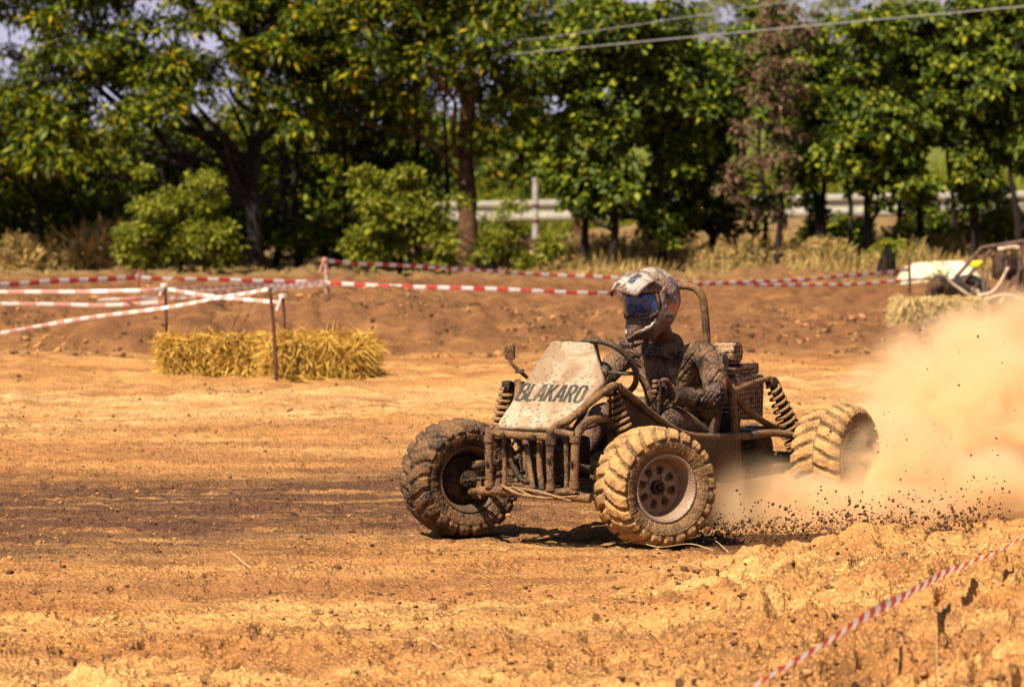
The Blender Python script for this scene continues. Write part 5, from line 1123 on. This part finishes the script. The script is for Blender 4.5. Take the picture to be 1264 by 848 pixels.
def sheet():
    Y = 55.5; a = at(1108, 330, Y); b = at(1212, 330, Y); cx_ = (a.x + b.x) / 2; gz = ground_z(cx_, Y); w = b.x - a.x
    nx, ny = 60, 24; u, v = np.meshgrid(np.linspace(-.5, .5, nx), np.linspace(-.5, .5, ny), indexing='ij')
    hgt = .26 + .04 * perlin(u * 5, v * 3, 4); z = hgt * (1 - np.abs(2 * v) ** 3) * (1 - np.abs(2 * u) ** 6) + .02 * perlin(u * 14, v * 9, 5)
    V = np.stack([u * w, v * .9, np.maximum(z, 0)], -1).reshape(-1, 3); i = np.arange(nx * ny).reshape(nx, ny); Fc = np.stack([i[:-1, :-1], i[1:, :-1], i[1:, 1:], i[:-1, 1:]], -1).reshape(-1, 4)
    o = mesh_obj('plastic_sheet', V, Fc, M['sheet'], None, True); o.location = (cx_, Y, gz + .02); bake(o, ('SOLIDIFY', dict(thickness=.012))); tag(o, 'pale cream plastic sheet draped over a low heap on the verge', 'sheet')
sheet()
def straws():
    labs = ['pale bent straw just right of the near front wheel', 'long pale straw lying under the near front wheel edge', 'pale straw on the damp dark soil left of the buggy', 'pale straw in the shadow beneath the front bumper', 'pale upright straw in the lower right corner', 'thin pale straw on the dry soil at bottom centre']
    P = [[(846, 664), (872, 668), (884, 671), (899, 684)], [(790, 672), (815, 678), (852, 674), (880, 682)], [(284, 683), (297, 694), (309, 703)], [(620, 664), (655, 668), (690, 664)], [(1160, 838), (1157, 818), (1156, 798)], [(520, 790), (540, 800), (566, 812)]]
    for i, pts in enumerate(P):
        W3 = []
        for (px, py) in pts:
            rr = ray(px, py); t = 10.0
            for _ in range(4000):
                q = Vector((0, 0, CAM_H)) + rr * t
                if q.z <= ground_z(q.x, q.y) + .02: break
                t += .01
            W3.append((q.x, q.y, q.z + .012))
        if i == 4: W3 = [(W3[0][0], W3[0][1], W3[0][2] - .02), (W3[0][0] - .01, W3[0][1], W3[0][2] + .05), (W3[0][0] - .012, W3[0][1], W3[0][2] + .11)]
        tag(MB().tube(W3, .0019, 6, 5).build('straw_stalk', M['stalk'], None), labs[i], 'straw', 'loose straws on the track')
straws()

# ================================================================== DUST
def dust_cloud():
    blobs = [(2.75, 24.7, .42, .85, .80, .58, 3.2), (3.55, 25.0, .46, 1.15, 1.0, .66, 3.0), (4.6, 25.2, .5, 1.2, 1.1, .66, 2.0), (2.15, 24.45, .28, .55, .50, .42, 2.6), (1.35, 24.4, .12, .75, .5, .24, 1.6),
             (1.3, 23.2, .06, .80, .55, .36, .75), (1.75, 23.15, .12, .78, .42, .24, 2.6), (2.5, 23.6, .16, .8, .5, .30, 2.4), (2.60, 25.2, .66, .70, .6, .46, 1.7), (3.4, 25.3, .80, .9, .7, .42, 1.8), (3.0, 25.6, .80, .8, .8, .42, 1.6), (2.05, 23.4, .27, .40, .36, .38, 3.0), (2.2, 25.0, .55, .45, .5, .40, 1.3)]
    bm = bmesh.new(); v, f = ICO2
    for (x, y, z, rx, ry, rz, s) in blobs:
        vs_ = [bm.verts.new((x + a * (rx * .99 + .05), y + b * (ry * .99 + .05), max(z + c * (rz * .99 + .05), ground_z(x, y) - .05))) for a, b, c in v]
        for q in f: bm.faces.new([vs_[k] for k in q])
    me = bpy.data.meshes.new('dust_cloud'); bm.to_mesh(me); bm.free(); o = bpy.data.objects.new('dust_cloud', me); COL.objects.link(o)
    bake(o, ('REMESH', dict(mode='VOXEL', voxel_size=.06)))
    m = bpy.data.materials.new('airborne dust'); m.use_nodes = True; n = m.node_tree; n.nodes.clear()
    out = n.nodes.new('ShaderNodeOutputMaterial'); pv = n.nodes.new('ShaderNodeVolumePrincipled'); n.links.new(pv.outputs[0], out.inputs['Volume'])
    pv.inputs['Color'].default_value = (.985, .76, .485, 1); pv.inputs['Anisotropy'].default_value = .15
    co = texco(n); tot = None
    wn = nd(n, 'TexNoise'); wn.inputs['Scale'].default_value = 2.2; wn.inputs['Detail'].default_value = 3; n.links.new(co, wn.inputs['Vector'])
    w = nd(n, 'VectorMath'); w.operation = 'SUBTRACT'; n.links.new(wn.outputs['Color'], w.inputs[0]); w.inputs[1].default_value = (.5, .5, .5)
    w2 = nd(n, 'VectorMath'); w2.operation = 'MULTIPLY_ADD'; n.links.new(w.outputs[0], w2.inputs[0]); w2.inputs[1].default_value = (.30, .30, .30); n.links.new(co, w2.inputs[2])
    for (x, y, z, rx, ry, rz, s) in blobs:
        a = nd(n, 'VectorMath'); a.operation = 'SUBTRACT'; n.links.new(w2.outputs[0], a.inputs[0]); a.inputs[1].default_value = (x, y, z)
        b = nd(n, 'VectorMath'); b.operation = 'DIVIDE'; n.links.new(a.outputs[0], b.inputs[0]); b.inputs[1].default_value = (rx, ry, rz)
        l = nd(n, 'VectorMath'); l.operation = 'LENGTH'; n.links.new(b.outputs[0], l.inputs[0])
        r = n.nodes.new('ShaderNodeMapRange'); r.interpolation_type = 'SMOOTHSTEP'; r.inputs[1].default_value = .96; r.inputs[2].default_value = .15; r.inputs[3].default_value = 0; r.inputs[4].default_value = s
        n.links.new(l.outputs['Value'], r.inputs[0]); tot = r.outputs[0] if tot is None else mathn(n, 'MAXIMUM', tot, r.outputs[0])
    f1 = noise(n, w2.outputs[0], 2.9, 6, .62, .5); k = ramp(n, f1, [(.39, (.02,) * 3), (.47, (.18,) * 3), (.54, (.8,) * 3), (.62, (1, 1, 1))])
    n.links.new(mathn(n, 'MULTIPLY', mathn(n, 'MULTIPLY', tot, k), DUST), pv.inputs['Density'])
    o.data.materials.clear(); o.data.materials.append(m); tag(o, 'billowing tan dust cloud thrown up behind the sliding buggy', 'dust', kind='stuff')
DUST = 7.0
dust_cloud()
